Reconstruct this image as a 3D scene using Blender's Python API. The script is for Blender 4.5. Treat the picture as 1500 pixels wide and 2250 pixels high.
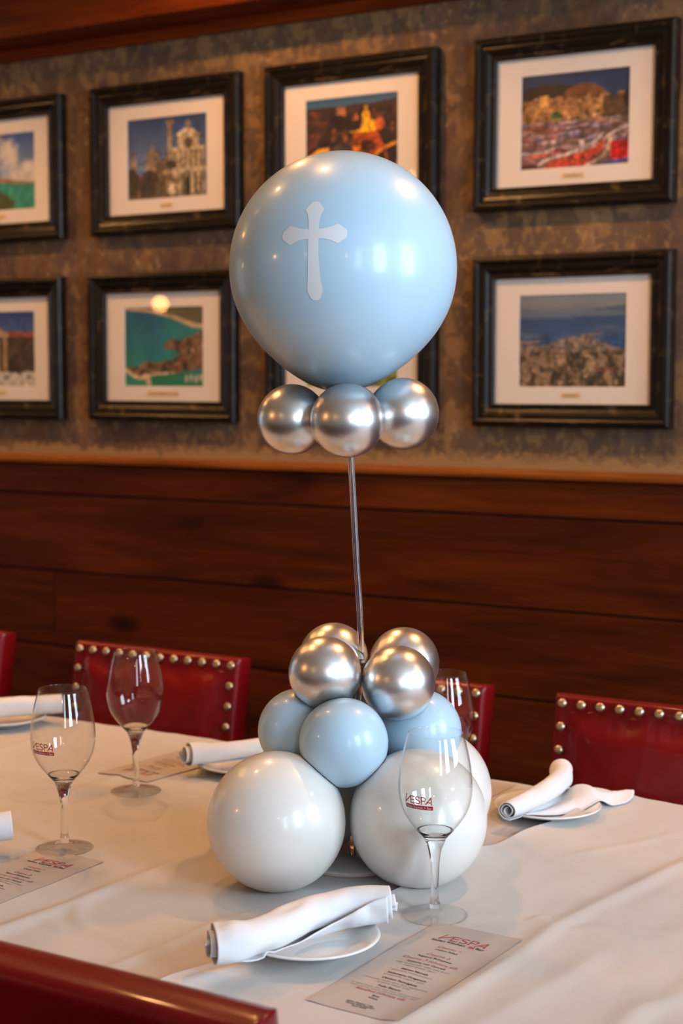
import bpy, bmesh, math, random
import numpy as np
from mathutils import Vector, Matrix

random.seed(7)
for _o in list(bpy.data.objects):
    bpy.data.objects.remove(_o, do_unlink=True)
S = bpy.context.scene
COL = S.collection
PI = math.pi

# ------------------------------------------------------------------ camera
YAW, PITCH = math.radians(30.868), math.radians(4.775)
cam_d = bpy.data.cameras.new('camera')
cam_d.sensor_fit = 'VERTICAL'
cam_d.sensor_height = 36.0
cam_d.lens = 36.0 * 3400.0 / 2250.0
cam_d.clip_start = 0.05
cam = bpy.data.objects.new('camera', cam_d)
COL.objects.link(cam)
cam.location = (0, 0, 1.40)
cam.rotation_euler = (PI / 2 - PITCH, 0, YAW)
cam_d.dof.use_dof = True
cam_d.dof.focus_distance = 1.93
cam_d.dof.aperture_fstop = 5.0
S.camera = cam

# ------------------------------------------------------------------ world, daylight, exposure
S.view_settings.view_transform = 'Standard'
S.view_settings.look = 'None'
S.view_settings.gamma = 1.0
S.view_settings.use_curve_mapping = False
S.view_settings.exposure = -0.14
w = bpy.data.worlds.new('world')
S.world = w
w.use_nodes = True
w.node_tree.nodes['Background'].inputs[0].default_value = (0.62, 0.78, 1.0, 1)
w.node_tree.nodes['Background'].inputs[1].default_value = 0.25
S.cycles.max_bounces = 5
S.cycles.diffuse_bounces = 2
S.cycles.glossy_bounces = 3
S.cycles.transmission_bounces = 6
S.cycles.transparent_max_bounces = 12
S.cycles.use_adaptive_sampling = True
S.cycles.adaptive_threshold = 0.10
S.cycles.adaptive_min_samples = 20
S.cycles.sample_clamp_indirect = 4.0
S.cycles.caustics_refractive = False
S.cycles.caustics_reflective = False

WALL_Y = 3.45           # back wall
X_LEFT, X_RIGHT, Y_FRONT, Z_CEIL = -7.2, 2.5, -3.6, 3.3
DAY = (0.65, 0.82, 1.0)
WARM = (1.0, 0.46, 0.14)
# windows in the right wall: (centre y, centre z, width, height, watts)
WINDOWS = [(2.28, 1.95, 1.15, 1.7, 125.0), (0.25, 2.0, 0.95, 1.8, 135.0), (-1.75, 2.0, 0.95, 1.8, 65.0)]
for wy, wz, ww, wh, watts in WINDOWS:
    ld = bpy.data.lights.new('daylight', 'AREA')
    ld.shape = 'RECTANGLE'
    ld.size, ld.size_y = wh, ww
    ld.color = DAY
    ld.energy = watts
    lo = bpy.data.objects.new('daylight', ld)
    lo.location = (X_RIGHT + 0.13, wy, wz)
    lo.rotation_euler = (0, PI / 2, 0)
    COL.objects.link(lo)
# a glazed door at the far left end of the room
ld = bpy.data.lights.new('daylight', 'AREA')
ld.shape = 'RECTANGLE'
ld.size, ld.size_y = 1.9, 1.5
ld.color = DAY
ld.energy = 8.0
lo = bpy.data.objects.new('daylight', ld)
lo.location = (X_LEFT - 0.13, 2.2, 1.35)
lo.rotation_euler = (0, -PI / 2, 0)
COL.objects.link(lo)

# ------------------------------------------------------------------ helpers
def link(o, parent=None):
    COL.objects.link(o)
    if parent is not None:
        o.parent = parent
    return o

def tag(o, label=None, cat=None, group=None, kind=None):
    if label: o['label'] = label
    if cat: o['category'] = cat
    if group: o['group'] = group
    if kind: o['kind'] = kind
    return o

def empty(name, loc=(0, 0, 0), rz=0.0):
    o = bpy.data.objects.new(name, None)
    o.empty_display_size = 0.05
    o.location = loc
    o.rotation_euler = (0, 0, rz)
    COL.objects.link(o)
    return o

def mesh_obj(name, verts, faces, mat, parent=None, smooth=True):
    me = bpy.data.meshes.new(name)
    me.from_pydata([tuple(map(float, v)) for v in verts], [], faces)
    if smooth:
        me.polygons.foreach_set('use_smooth', [True] * len(me.polygons))
    me.update()
    if mat: me.materials.append(mat)
    o = bpy.data.objects.new(name, me)
    return link(o, parent)

def data_obj(name, me, parent=None, loc=(0, 0, 0), rot=(0, 0, 0)):
    o = bpy.data.objects.new(name, me)
    o.location = loc
    o.rotation_euler = rot
    return link(o, parent)

def copy_tree(o, parent=None):
    c = o.copy()
    COL.objects.link(c)
    c.parent = parent
    for ch in list(o.children):
        copy_tree(ch, c)
    return c

def recalc(o):
    bm = bmesh.new(); bm.from_mesh(o.data)
    bmesh.ops.recalc_face_normals(bm, faces=bm.faces)
    bm.to_mesh(o.data); bm.free()
    return o

def box_geo(x0, x1, y0, y1, z0, z1):
    v = [(x0, y0, z0), (x1, y0, z0), (x1, y1, z0), (x0, y1, z0), (x0, y0, z1), (x1, y0, z1), (x1, y1, z1), (x0, y1, z1)]
    f = [(0, 3, 2, 1), (4, 5, 6, 7), (0, 1, 5, 4), (1, 2, 6, 5), (2, 3, 7, 6), (3, 0, 4, 7)]
    return v, f

def box(name, x0, x1, y0, y1, z0, z1, mat, parent=None, bevel=0.0):
    v, f = box_geo(x0, x1, y0, y1, z0, z1)
    o = mesh_obj(name, v, f, mat, parent, smooth=False)
    if bevel:
        bm = bmesh.new(); bm.from_mesh(o.data)
        bmesh.ops.bevel(bm, geom=list(bm.edges), offset=bevel, segments=2, affect='EDGES', profile=0.6)
        bm.to_mesh(o.data); bm.free()
    return o

def lathe_geo(profile, n=48, close_bottom=False, close_top=False):
    """profile: list of (r, z); returns verts, faces (r == 0 collapses to a point)."""
    verts, faces, rings = [], [], []
    for r, z in profile:
        if r < 1e-7:
            rings.append([len(verts)]); verts.append((0, 0, z))
        else:
            st = len(verts)
            for k in range(n):
                a = 2 * PI * k / n
                verts.append((r * math.cos(a), r * math.sin(a), z))
            rings.append(list(range(st, st + n)))
    for a, b in zip(rings[:-1], rings[1:]):
        for k in range(n):
            k2 = (k + 1) % n
            if len(a) == 1 and len(b) == 1: continue
            if len(a) == 1: faces.append((a[0], b[k2], b[k]))
            elif len(b) == 1: faces.append((a[k], a[k2], b[0]))
            else: faces.append((a[k], a[k2], b[k2], b[k]))
    return verts, faces

def lathe(name, profile, mat, parent=None, n=48):
    v, f = lathe_geo(profile, n)
    return mesh_obj(name, v, f, mat, parent)

def spline(pts, n):
    """Catmull-Rom through points (any dimension), n samples."""
    P = np.array(pts, float)
    P = np.vstack([2 * P[0] - P[1], P, 2 * P[-1] - P[-2]])
    m = len(P) - 3
    out = []
    for t in np.linspace(0, m - 1e-6, n):
        i = int(t); u = t - i
        a, b, c, d = P[i], P[i + 1], P[i + 2], P[i + 3]
        out.append(0.5 * ((2 * b) + (-a + c) * u + (2 * a - 5 * b + 4 * c - d) * u * u + (-a + 3 * b - 3 * c + d) * u ** 3))
    return np.array(out)

def tube_geo(path, radius, n=12, caps=True):
    P = np.array(path, float)
    m = len(P)
    R = np.full(m, radius) if np.isscalar(radius) else np.array(radius, float)
    T = np.gradient(P, axis=0); T /= np.linalg.norm(T, axis=1)[:, None]
    up = np.array([0, 0, 1.0]) if abs(T[0][2]) < 0.9 else np.array([1.0, 0, 0])
    N = np.cross(T[0], up); N /= np.linalg.norm(N)
    verts, faces = [], []
    for i in range(m):
        N = N - T[i] * (N @ T[i]); N /= np.linalg.norm(N)
        B = np.cross(T[i], N)
        for k in range(n):
            a = 2 * PI * k / n
            verts.append(P[i] + R[i] * (math.cos(a) * N + math.sin(a) * B))
    for i in range(m - 1):
        for k in range(n):
            k2 = (k + 1) % n
            faces.append((i * n + k, i * n + k2, (i + 1) * n + k2, (i + 1) * n + k))
    if caps:
        faces.append(tuple(range(n - 1, -1, -1)))
        faces.append(tuple(range((m - 1) * n, m * n)))
    return verts, faces

# ---- value noise (numpy)
_rng = np.random.RandomState(11)
_LAT = _rng.rand(256, 256)
def vnoise(x, y):
    x = np.asarray(x, float); y = np.asarray(y, float)
    xi = np.floor(x).astype(int); yi = np.floor(y).astype(int)
    fx = x - xi; fy = y - yi
    fx = fx * fx * (3 - 2 * fx); fy = fy * fy * (3 - 2 * fy)
    a = _LAT[xi % 256, yi % 256]; b = _LAT[(xi + 1) % 256, yi % 256]
    c = _LAT[xi % 256, (yi + 1) % 256]; d = _LAT[(xi + 1) % 256, (yi + 1) % 256]
    return (a * (1 - fx) + b * fx) * (1 - fy) + (c * (1 - fx) + d * fx) * fy
def fbm(x, y, o=4):
    s = 0; a = 0.5
    for i in range(o):
        s = s + a * vnoise(x * 2 ** i + 17.3 * i, y * 2 ** i + 5.1 * i); a *= 0.5
    return s
def sstep(a, b, x):
    t = np.clip((x - a) / (b - a), 0, 1)
    return t * t * (3 - 2 * t)

# ------------------------------------------------------------------ materials
class NT:
    def __init__(self, name):
        self.m = bpy.data.materials.new(name); self.m.use_nodes = True
        self.t = self.m.node_tree; self.n = self.t.nodes; self.l = self.t.links
        self.out = self.n['Material Output']; self.p = self.n['Principled BSDF']
    def node(self, typ, **kw):
        nd = self.n.new(typ)
        for k, v in kw.items(): setattr(nd, k, v)
        return nd
    def put(self, sock, val):
        if hasattr(val, 'is_output') or isinstance(val, bpy.types.NodeSocket): self.l.new(val, sock)
        else: sock.default_value = val
    def noise(self, vec, scale, detail=4, rough=0.5, dist=0.0):
        nd = self.node('ShaderNodeTexNoise')
        if vec is not None: self.l.new(vec, nd.inputs['Vector'])
        nd.inputs['Scale'].default_value = scale; nd.inputs['Detail'].default_value = detail
        nd.inputs['Roughness'].default_value = rough; nd.inputs['Distortion'].default_value = dist
        return nd.outputs[0]
    def mapping(self, vec, scale=(1, 1, 1), loc=(0, 0, 0), rot=(0, 0, 0)):
        nd = self.node('ShaderNodeMapping')
        self.l.new(vec, nd.inputs['Vector'])
        self.put(nd.inputs['Scale'], scale); self.put(nd.inputs['Location'], loc); self.put(nd.inputs['Rotation'], rot)
        return nd.outputs[0]
    def ramp(self, fac, stops, interp='LINEAR'):
        nd = self.node('ShaderNodeValToRGB'); nd.color_ramp.interpolation = interp
        e = nd.color_ramp.elements
        while len(e) < len(stops): e.new(0.5)
        for el, (p, c) in zip(e, stops):
            el.position = p; el.color = (c, c, c, 1) if np.isscalar(c) else (*c, 1)
        self.l.new(fac, nd.inputs['Fac'])
        return nd.outputs[0]
    def mix(self, fac, a, b, mode='MIX'):
        nd = self.node('ShaderNodeMix', data_type='RGBA', blend_type=mode)
        self.put(nd.inputs[0], fac)
        for s, v in ((nd.inputs[6], a), (nd.inputs[7], b)):
            self.put(s, v if isinstance(v, bpy.types.NodeSocket) else (*v, 1))
        return nd.outputs[2]
    def math(self, op, a, b=0.0):
        nd = self.node('ShaderNodeMath', operation=op)
        self.put(nd.inputs[0], a); self.put(nd.inputs[1], b)
        return nd.outputs[0]
    def bump(self, h, strength=0.3, dist=0.002):
        nd = self.node('ShaderNodeBump')
        nd.inputs['Strength'].default_value = strength; nd.inputs['Distance'].default_value = dist
        self.l.new(h, nd.inputs['Height']); self.l.new(nd.outputs[0], self.p.inputs['Normal'])
    def set(self, **kw):
        for k, v in kw.items():
            s = self.p.inputs[k.replace('_', ' ')]
            if k in ('Base_Color', 'Emission_Color', 'Coat_Tint', 'Sheen_Tint', 'Specular_Tint') and not isinstance(v, bpy.types.NodeSocket): v = (*v, 1)
            self.put(s, v)
        return self
    def pos(self): return self.node('ShaderNodeNewGeometry').outputs['Position']
    def obj(self): return self.node('ShaderNodeTexCoord').outputs['Object']
    def rand(self): return self.node('ShaderNodeObjectInfo').outputs['Random']

M = {}
def simple(name, col, rough=0.5, **kw):
    n = NT(name); n.set(Base_Color=col, Roughness=rough, **kw); M[name] = n.m; return n

# table linen: white cotton with a fine weave
def linen(name, col, bump=0.12):
    n = NT(name)
    p = n.pos()
    nz = n.noise(n.mapping(p, (900, 900, 900)), 1.0, 2)
    n.set(Base_Color=col, Roughness=0.82, Sheen_Weight=0.15, Sheen_Roughness=0.5, Specular_IOR_Level=0.25)
    n.bump(nz, bump, 0.0006)
    M[name] = n.m
linen('cloth', (0.56, 0.53, 0.50))
linen('napkin', (0.75, 0.755, 0.765), 0.2)
simple('hem', (0.80, 0.785, 0.77), 0.85)
# balloons
def latex(name, col, rough, coat, trans=0.0):
    n = NT(name)
    nz = n.noise(n.obj(), 9.0, 3)
    c = n.mix(n.math('MULTIPLY', nz, 0.10), col, tuple(min(1, v * 1.12 + 0.02) for v in col))
    n.set(Base_Color=c, Roughness=rough, Coat_Weight=coat, Coat_Roughness=0.12, Subsurface_Weight=trans, Subsurface_Radius=(0.02, 0.02, 0.02), Subsurface_Scale=0.5)
    M[name] = n.m
latex('latex_blue', (0.48, 0.67, 0.81), 0.36, 0.32)
latex('latex_white', (0.80, 0.775, 0.72), 0.34, 0.45)
n = NT('latex_chrome')
nz = n.noise(n.obj(), 60.0, 3)
n.set(Base_Color=(0.80, 0.79, 0.785), Metallic=1.0, Roughness=0.32, Coat_Weight=0.1, Coat_Roughness=0.1)
M['latex_chrome'] = n.m
simple('decal_white', (0.80, 0.81, 0.82), 0.45)
# red hide
n = NT('red_leather')
p = n.obj()
nz = n.noise(p, 220.0, 3); nb = n.noise(p, 6.0, 3)
n.set(Base_Color=n.mix(n.ramp(nb, [(0.35, 0.0), (0.7, 1.0)]), (0.13, 0.0015, 0.003), (0.20, 0.003, 0.005)), Roughness=0.32, Coat_Weight=0.26, Coat_Roughness=0.10, Specular_IOR_Level=0.16)
n.bump(nz, 0.10, 0.001)
M['red_leather'] = n.m
# brass nail heads
n = NT('nail_brass')
nz = n.noise(n.obj(), 400.0, 2)
n.set(Base_Color=n.mix(nz, (0.42, 0.33, 0.20), (0.62, 0.54, 0.40)), Metallic=1.0, Roughness=0.33)
M['nail_brass'] = n.m
# old red-brown boards
def wood(name, dark, mid, light, axis='X', scale=1.0, rough=0.42):
    n = NT(name)
    p = n.pos(); r = n.rand()
    off = n.node('ShaderNodeCombineXYZ')
    n.l.new(n.math('MULTIPLY', r, 37.0), off.inputs[0]); n.l.new(n.math('MULTIPLY', r, 11.0), off.inputs[1]); n.l.new(n.math('MULTIPLY', r, 23.0), off.inputs[2])
    add = n.node('ShaderNodeVectorMath', operation='ADD'); n.l.new(p, add.inputs[0]); n.l.new(off.outputs[0], add.inputs[1])
    v = add.outputs[0]
    st = {'X': (1.2, 14, 14), 'Y': (14, 1.2, 14), 'Z': (14, 14, 1.2)}[axis]
    st = tuple(s * scale for s in st)
    fine = {'X': (4, 140, 140), 'Y': (140, 4, 140), 'Z': (140, 140, 4)}[axis]
    g1 = n.noise(n.mapping(v, st), 1.0, 4, 0.6, 1.2)
    g2 = n.noise(n.mapping(v, fine), 1.0, 3, 0.6, 0.3)
    g3 = n.noise(n.mapping(v, tuple(s * 0.35 for s in st)), 1.0, 3, 0.5)
    c = n.ramp(g1, [(0.25, dark), (0.5, mid), (0.78, light)])
    c = n.mix(n.math('MULTIPLY', n.ramp(g2, [(0.35, 1.0), (0.62, 0.0)]), 0.35), c, dark)
    c = n.mix(n.ramp(g3, [(0.35, 0.55), (0.6, 0.0)]), c, dark)
    # knots
    vo = n.node('ShaderNodeTexVoronoi'); vo.inputs['Scale'].default_value = 1.0
    ks = {'X': (2.2, 5.0, 5.0), 'Y': (5.0, 2.2, 5.0), 'Z': (5.0, 5.0, 2.2)}[axis]
    n.l.new(n.mapping(v, ks), vo.inputs['Vector'])
    kn = n.ramp(vo.outputs['Distance'], [(0.03, 0.85), (0.10, 0.6), (0.16, 0.0)])
    c = n.mix(kn, c, tuple(x * 0.25 for x in dark))
    n.set(Base_Color=c, Roughness=n.ramp(g1, [(0.2, rough + 0.16), (0.8, rough)]), Specular_IOR_Level=0.14)
    n.bump(g2, 0.35, 0.0015)
    M[name] = n.m
wood('board', (0.026, 0.0035, 0.0006), (0.088, 0.0145, 0.0018), (0.145, 0.030, 0.004))
wood('beam_wood', (0.055, 0.006, 0.0008), (0.18, 0.027, 0.002), (0.26, 0.05, 0.006))
wood('rail_wood', (0.12, 0.028, 0.003), (0.25, 0.070, 0.009), (0.34, 0.11, 0.016))
wood('dark_wood', (0.015, 0.006, 0.003), (0.045, 0.018, 0.008), (0.08, 0.035, 0.015), 'Z')
wood('floor_wood', (0.04, 0.02, 0.01), (0.10, 0.05, 0.025), (0.16, 0.085, 0.04), 'X')
# peeling plaster
n = NT('plaster')
p = n.pos()
big = n.noise(n.mapping(p, (1.9, 1.0, 2.6)), 1.0, 3, 0.6, 0.6)
mid = n.noise(n.mapping(p, (6, 1, 8)), 1.0, 4, 0.65, 0.8)
sm = n.noise(n.mapping(p, (26, 1, 20)), 1.0, 4, 0.6, 0.5)
spk = n.noise(n.mapping(p, (60, 1, 42), (3, 0, 5)), 1.0, 4, 0.6, 0.3)
grain = n.noise(n.mapping(p, (170, 1, 170)), 1.0, 3, 0.6)
vert = n.noise(n.mapping(p, (13, 1, 1.2)), 1.0, 4, 0.6, 0.3)
c = n.ramp(mid, [(0.30, (0.070, 0.043, 0.034)), (0.52, (0.118, 0.073, 0.052)), (0.75, (0.165, 0.103, 0.066))])
c = n.mix(n.ramp(vert, [(0.50, 0.0), (0.66, 0.65)]), c, (0.165, 0.078, 0.024))
c = n.mix(n.ramp(big, [(0.50, 0.0), (0.62, 0.5)]), c, (0.175, 0.105, 0.048))
fl = n.math('MULTIPLY', n.ramp(sm, [(0.50, 0.0), (0.565, 1.0)]), n.ramp(big, [(0.40, 0.15), (0.56, 0.8)]))
c = n.mix(fl, c, (0.29, 0.172, 0.070))
c = n.mix(n.math('MULTIPLY', n.ramp(spk, [(0.57, 0.0), (0.63, 1.0)]), n.ramp(mid, [(0.42, 0.1), (0.6, 0.85)])), c, (0.38, 0.235, 0.10))
fl2 = n.math('MULTIPLY', n.ramp(sm, [(0.34, 0.55), (0.46, 0.0)]), n.ramp(big, [(0.38, 1.0), (0.56, 0.2)]))
c = n.mix(fl2, c, (0.060, 0.040, 0.034))
# flaking ochre along the foot of the plaster, above the rail
sep = n.node('ShaderNodeSeparateXYZ'); n.l.new(p, sep.inputs[0])
foot = n.ramp(n.math('SUBTRACT', n.math('ADD', sep.outputs[2], n.math('MULTIPLY', n.math('SUBTRACT', n.math('ADD', n.math('MULTIPLY', sm, 0.6), n.math('MULTIPLY', spk, 0.4)), 0.5), 0.16)), 1.0), [(0.212, 1.0), (0.222, 0.0)])
c = n.mix(n.math('MULTIPLY', foot, 0.9), c, (0.36, 0.21, 0.082))
c = n.mix(n.math('MULTIPLY', grain, 0.35), c, (0.055, 0.038, 0.028))
n.set(Base_Color=c, Roughness=0.8, Specular_IOR_Level=0.2)
n.bump(grain, 0.25, 0.003)
M['plaster'] = n.m
# worn black-gold frame
n = NT('frame_black')
p = n.obj()
a = n.noise(n.mapping(p, (14, 60, 60)), 1.0, 4, 0.6)
b = n.noise(n.mapping(p, (60, 60, 14)), 1.0, 4, 0.6)
wear = n.math('MAXIMUM', n.ramp(a, [(0.60, 0.0), (0.72, 1.0)]), n.ramp(b, [(0.60, 0.0), (0.72, 1.0)]))
c = n.mix(n.math('MULTIPLY', wear, 0.6), (0.010, 0.007, 0.005), (0.16, 0.10, 0.035))
n.set(Base_Color=c, Roughness=0.32, Specular_IOR_Level=0.18)
M['frame_black'] = n.m
simple('mat_board', (0.76, 0.68, 0.60), 0.85)
simple('caption_paper', (0.72, 0.50, 0.25), 0.7)
simple('ink', (0.035, 0.03, 0.03), 0.6)
simple('ink_soft', (0.12, 0.11, 0.11), 0.6)
simple('ink_red', (0.42, 0.035, 0.03), 0.55)
simple('logo_red', (0.38, 0.010, 0.018), 0.4)
simple('logo_white', (0.75, 0.62, 0.60), 0.5)
# photo print driven by a colour attribute
n = NT('photo_print')
at = n.node('ShaderNodeVertexColor'); at.layer_name = 'print'
n.set(Base_Color=at.outputs[0], Roughness=0.55)
M['photo_print'] = n.m
# thin clear sheet: reflects by Fresnel, lets the rest through
def thin_glass(name, ior, rough=0.0, tint=(1, 1, 1)):
    n = NT(name)
    lw = n.node('ShaderNodeLayerWeight'); lw.inputs['Blend'].default_value = 0.5
    f0 = ((ior - 1) / (ior + 1)) ** 2
    fac = n.math('ADD', n.math('MULTIPLY', n.math('POWER', lw.outputs['Facing'], 5.0), 1 - f0), f0)
    tr = n.node('ShaderNodeBsdfTransparent'); tr.inputs[0].default_value = (*tint, 1)
    gl = n.node('ShaderNodeBsdfGlossy'); gl.inputs['Roughness'].default_value = rough
    mx = n.node('ShaderNodeMixShader')
    n.l.new(fac, mx.inputs[0]); n.l.new(tr.outputs[0], mx.inputs[1]); n.l.new(gl.outputs[0], mx.inputs[2])
    n.l.new(mx.outputs[0], n.out.inputs['Surface'])
    M[name] = n.m
thin_glass('picture_glass', 1.40)
thin_glass('window_glass', 1.3)
thin_glass('bowl_glass', 1.45, 0.0, (0.985, 0.985, 0.98))
thin_glass('foot_glass', 1.5, 0.02, (0.985, 0.985, 0.983))
thin_glass('base_glass', 1.5, 0.03, (0.97, 0.96, 0.95))
n = NT('clear_glass')
n.set(Base_Color=(1, 1, 1), Roughness=0.0, IOR=1.5, Transmission_Weight=1.0)
M['clear_glass'] = n.m
n = NT('acrylic')
n.set(Base_Color=(1.0, 0.98, 0.95), Roughness=0.03, IOR=1.48, Transmission_Weight=1.0)
M['acrylic'] = n.m
# glazed china, menu stock
simple('china', (0.80, 0.81, 0.80), 0.12, Coat_Weight=0.4, Coat_Roughness=0.05)
n = NT('menu_paper')
nz = n.noise(n.obj(), 900.0, 2)
n.set(Base_Color=n.mix(nz, (0.45, 0.405, 0.375), (0.48, 0.435, 0.405)), Roughness=0.8)
M['menu_paper'] = n.m
simple('base_white', (0.78, 0.76, 0.72), 0.3)
simple('base_clear_edge', (0.55, 0.42, 0.33), 0.3)
# lamps
simple('black_metal', (0.02, 0.02, 0.02), 0.4, Metallic=0.6)
def emit(name, col, st):
    n = NT(name); n.set(Base_Color=(0.8, 0.6, 0.4), Emission_Color=col, Emission_Strength=st); n.m.cycles.emission_sampling = 'NONE'; M[name] = n.m
emit('bulb_glow', (1.0, 0.62, 0.25), 32.0)
emit('spot_glow', (1.0, 0.62, 0.28), 60.0)
simple('shade_amber', (0.03, 0.02, 0.015), 0.5)
simple('ceiling_paint', (0.55, 0.48, 0.40), 0.8)
simple('wall_paint', (0.50, 0.44, 0.36), 0.8)
simple('gap_shade_black', (0.004, 0.002, 0.0015), 0.9)  # near-black of the sheet added to darken the gaps between boards
simple('door_paint', (0.06, 0.03, 0.02), 0.5)

# ------------------------------------------------------------------ the room
def struct(o): o['kind'] = 'structure'; return o
fl = struct(box('floor', X_LEFT, X_RIGHT, Y_FRONT, WALL_Y, -0.05, -0.012, M['dark_wood']))
struct(box('ceiling', X_LEFT, X_RIGHT, Y_FRONT, WALL_Y, Z_CEIL, Z_CEIL + 0.05, M['ceiling_paint']))
wall_back = struct(box('wall_back', X_LEFT, X_RIGHT, WALL_Y, WALL_Y + 0.1, -0.05, Z_CEIL, M['plaster']))
struct(box('wall_front', X_LEFT, X_RIGHT, Y_FRONT - 0.1, Y_FRONT, -0.05, Z_CEIL, M['wall_paint']))

def wall_with_openings(name, x0, x1, opens):
    """A wall across y with rectangular openings [(y0, y1, z0, z1)]."""
    v, f = [], []
    def add(y0, y1, z0, z1):
        if y1 - y0 < 1e-4 or z1 - z0 < 1e-4: return
        b, g = box_geo(x0, x1, y0, y1, z0, z1); k = len(v); v.extend(b); f.extend([tuple(i + k for i in q) for q in g])
    cur = Y_FRONT
    for (a, b, c, d) in sorted(opens):
        add(cur, a, -0.05, Z_CEIL); add(a, b, -0.05, c); add(a, b, d, Z_CEIL); cur = b
    add(cur, WALL_Y, -0.05, Z_CEIL)
    return struct(mesh_obj(name, v, f, M['wall_paint'], smooth=False))
wall_with_openings('wall_right', X_RIGHT, X_RIGHT + 0.1, [(wy - ww / 2, wy + ww / 2, wz - wh / 2, wz + wh / 2) for wy, wz, ww, wh, _ in WINDOWS])
wall_with_openings('wall_left', X_LEFT - 0.1, X_LEFT, [(2.2 - 0.75, 2.2 + 0.75, 0.4, 2.3)])

def window(name, xa, xb, yc, zc, wd, ht, nx, nz):
    root = struct(empty(name, ((xa + xb) / 2, yc, zc - ht / 2)))
    hx = (xb - xa) / 2; t = 0.045
    for a, b in ((-wd / 2, -wd / 2 + t), (wd / 2 - t, wd / 2)):
        box('window_frame', -hx, hx, a, b, 0, ht, M['door_paint'], root)
    for a, b in ((0, t), (ht - t, ht)):
        box('window_frame', -hx, hx, -wd / 2 + t, wd / 2 - t, a, b, M['door_paint'], root)
    for i in range(1, nx):
        yy = -wd / 2 + wd * i / nx
        box('mullion', -hx * 0.5, hx * 0.5, yy - 0.015, yy + 0.015, t, ht - t, M['door_paint'], root)
    for j in range(1, nz):
        zz = ht * j / nz
        box('mullion', -hx * 0.4, hx * 0.4, -wd / 2 + t, wd / 2 - t, zz - 0.012, zz + 0.012, M['door_paint'], root)
    for i in range(nx):
        y0 = -wd / 2 + wd * i / nx; y1 = y0 + wd / nx
        mesh_obj('pane', [(0, y0, t), (0, y1, t), (0, y1, ht - t), (0, y0, ht - t)], [(0, 1, 2, 3)], M['window_glass'], root, False)
for i, (wy, wz, ww, wh, _) in enumerate(WINDOWS):
    window('window_%d' % (i + 1), X_RIGHT, X_RIGHT + 0.08, wy, wz, ww, wh, 1, 1)
window('door_1', X_LEFT - 0.08, X_LEFT, 2.2, 1.35, 1.5, 1.9, 2, 2)

# wainscot: loose horizontal boards fixed to the back wall
wains = struct(empty('trim_1', (0, WALL_Y, 0)))
ROWS = [(0.0, 0.178), (0.181, 0.402), (0.406, 0.627), (0.631, 0.850), (0.854, 1.075), (1.079, 1.166)]
JOINTS = [[-5.2, -2.1, 0.4], [-4.1, -0.7], [-5.6, -2.35, 1.0], [-3.03, 0.2], [-5.0, 0.9], [-4.4, 0.5]]
box('gap_shade', X_LEFT, X_RIGHT, -0.004, -0.0005, 0.0, 1.166, M['gap_shade_black'], wains)  # added black sheet; the shade in the board gaps is put into its colour
for ri, ((z0, z1), js) in enumerate(zip(ROWS, JOINTS)):
    xs = [X_LEFT] + js + [X_RIGHT]
    for xa, xb in zip(xs[:-1], xs[1:]):
        pr = 0.020 + 0.004 * random.random()
        box('plank', xa + 0.0022, xb - 0.0022, -pr, -0.0045, z0 + 0.0008, z1 - 0.0008, M['board'], wains, 0.003)
# moulded rail on top of the boards
def rail_profile(name, prof, xa, xb, mat, parent):
    n_ = len(prof)
    v = [(x, y_, z_) for x in (xa, xb) for y_, z_ in prof]
    f = [tuple(range(n_ - 1, -1, -1)), tuple(range(n_, 2 * n_))]
    for i in range(n_):
        j = (i + 1) % n_
        f.append((i, j, n_ + j, n_ + i))
    return recalc(mesh_obj(name, v, f, mat, parent, smooth=False))
rail = struct(empty('trim_2', (0, WALL_Y, 1.168)))
prof = [(-0.001, 0.0), (-0.030, 0.0), (-0.036, 0.003), (-0.037, 0.012), (-0.034, 0.019), (-0.028, 0.022), (-0.001, 0.022)]
for xa, xb in ((X_LEFT, -4.9), (-4.896, -0.2), (-0.196, X_RIGHT)):
    rail_profile('rail_moulding', prof, xa, xb, M['rail_wood'], rail)
# header beam over the pictures
beam = struct(empty('trim_3', (0, WALL_Y, 2.326)))
box('wall_strip', X_LEFT, X_RIGHT, -0.022, -0.001, 0.0, 0.030, M['beam_wood'], beam, 0.002)
for xa, xb in ((X_LEFT, -4.2), (-4.196, 0.3), (0.304, X_RIGHT)):
    box('beam', xa, xb, -0.15, -0.001, 0.031, 0.36, M['beam_wood'], beam, 0.004)
    box('plank', xa, xb, -0.13, -0.001, 0.363, 0.66, M['beam_wood'], beam, 0.004)
    box('plank', xa, xb, -0.13, -0.001, 0.663, Z_CEIL - 2.327, M['beam_wood'], beam, 0.004)

# ------------------------------------------------------------------ framed photographs
PW, PH = 0.271, 0.219                     # print size
NX_, NY_ = 120, 97
U_, V_ = np.meshgrid(np.linspace(0, 1, NX_), np.linspace(0, 1, NY_))   # v = 0 at the bottom
def lin(c):
    c = np.asarray(c, float) / 255.0
    return np.where(c <= 0.04045, c / 12.92, ((c + 0.055) / 1.055) ** 2.4)
class Pic:
    def __init__(s, base): s.a = np.zeros((NY_, NX_, 3)) + lin(base)
    def put(s, mask, col, k=1.0):
        m = np.clip(np.asarray(mask, float) * k, 0, 1)[..., None]
        s.a = s.a * (1 - m) + (lin(col) if np.ndim(col) == 1 else col) * m; return s
    def grad(s, v0, v1, c0, c1):
        t = np.clip((V_ - v0) / (v1 - v0), 0, 1)[..., None]
        m = ((V_ >= v0) & (V_ <= v1))[..., None]
        s.a = np.where(m, lin(c0) * (1 - t) + lin(c1) * t, s.a); return s
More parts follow.
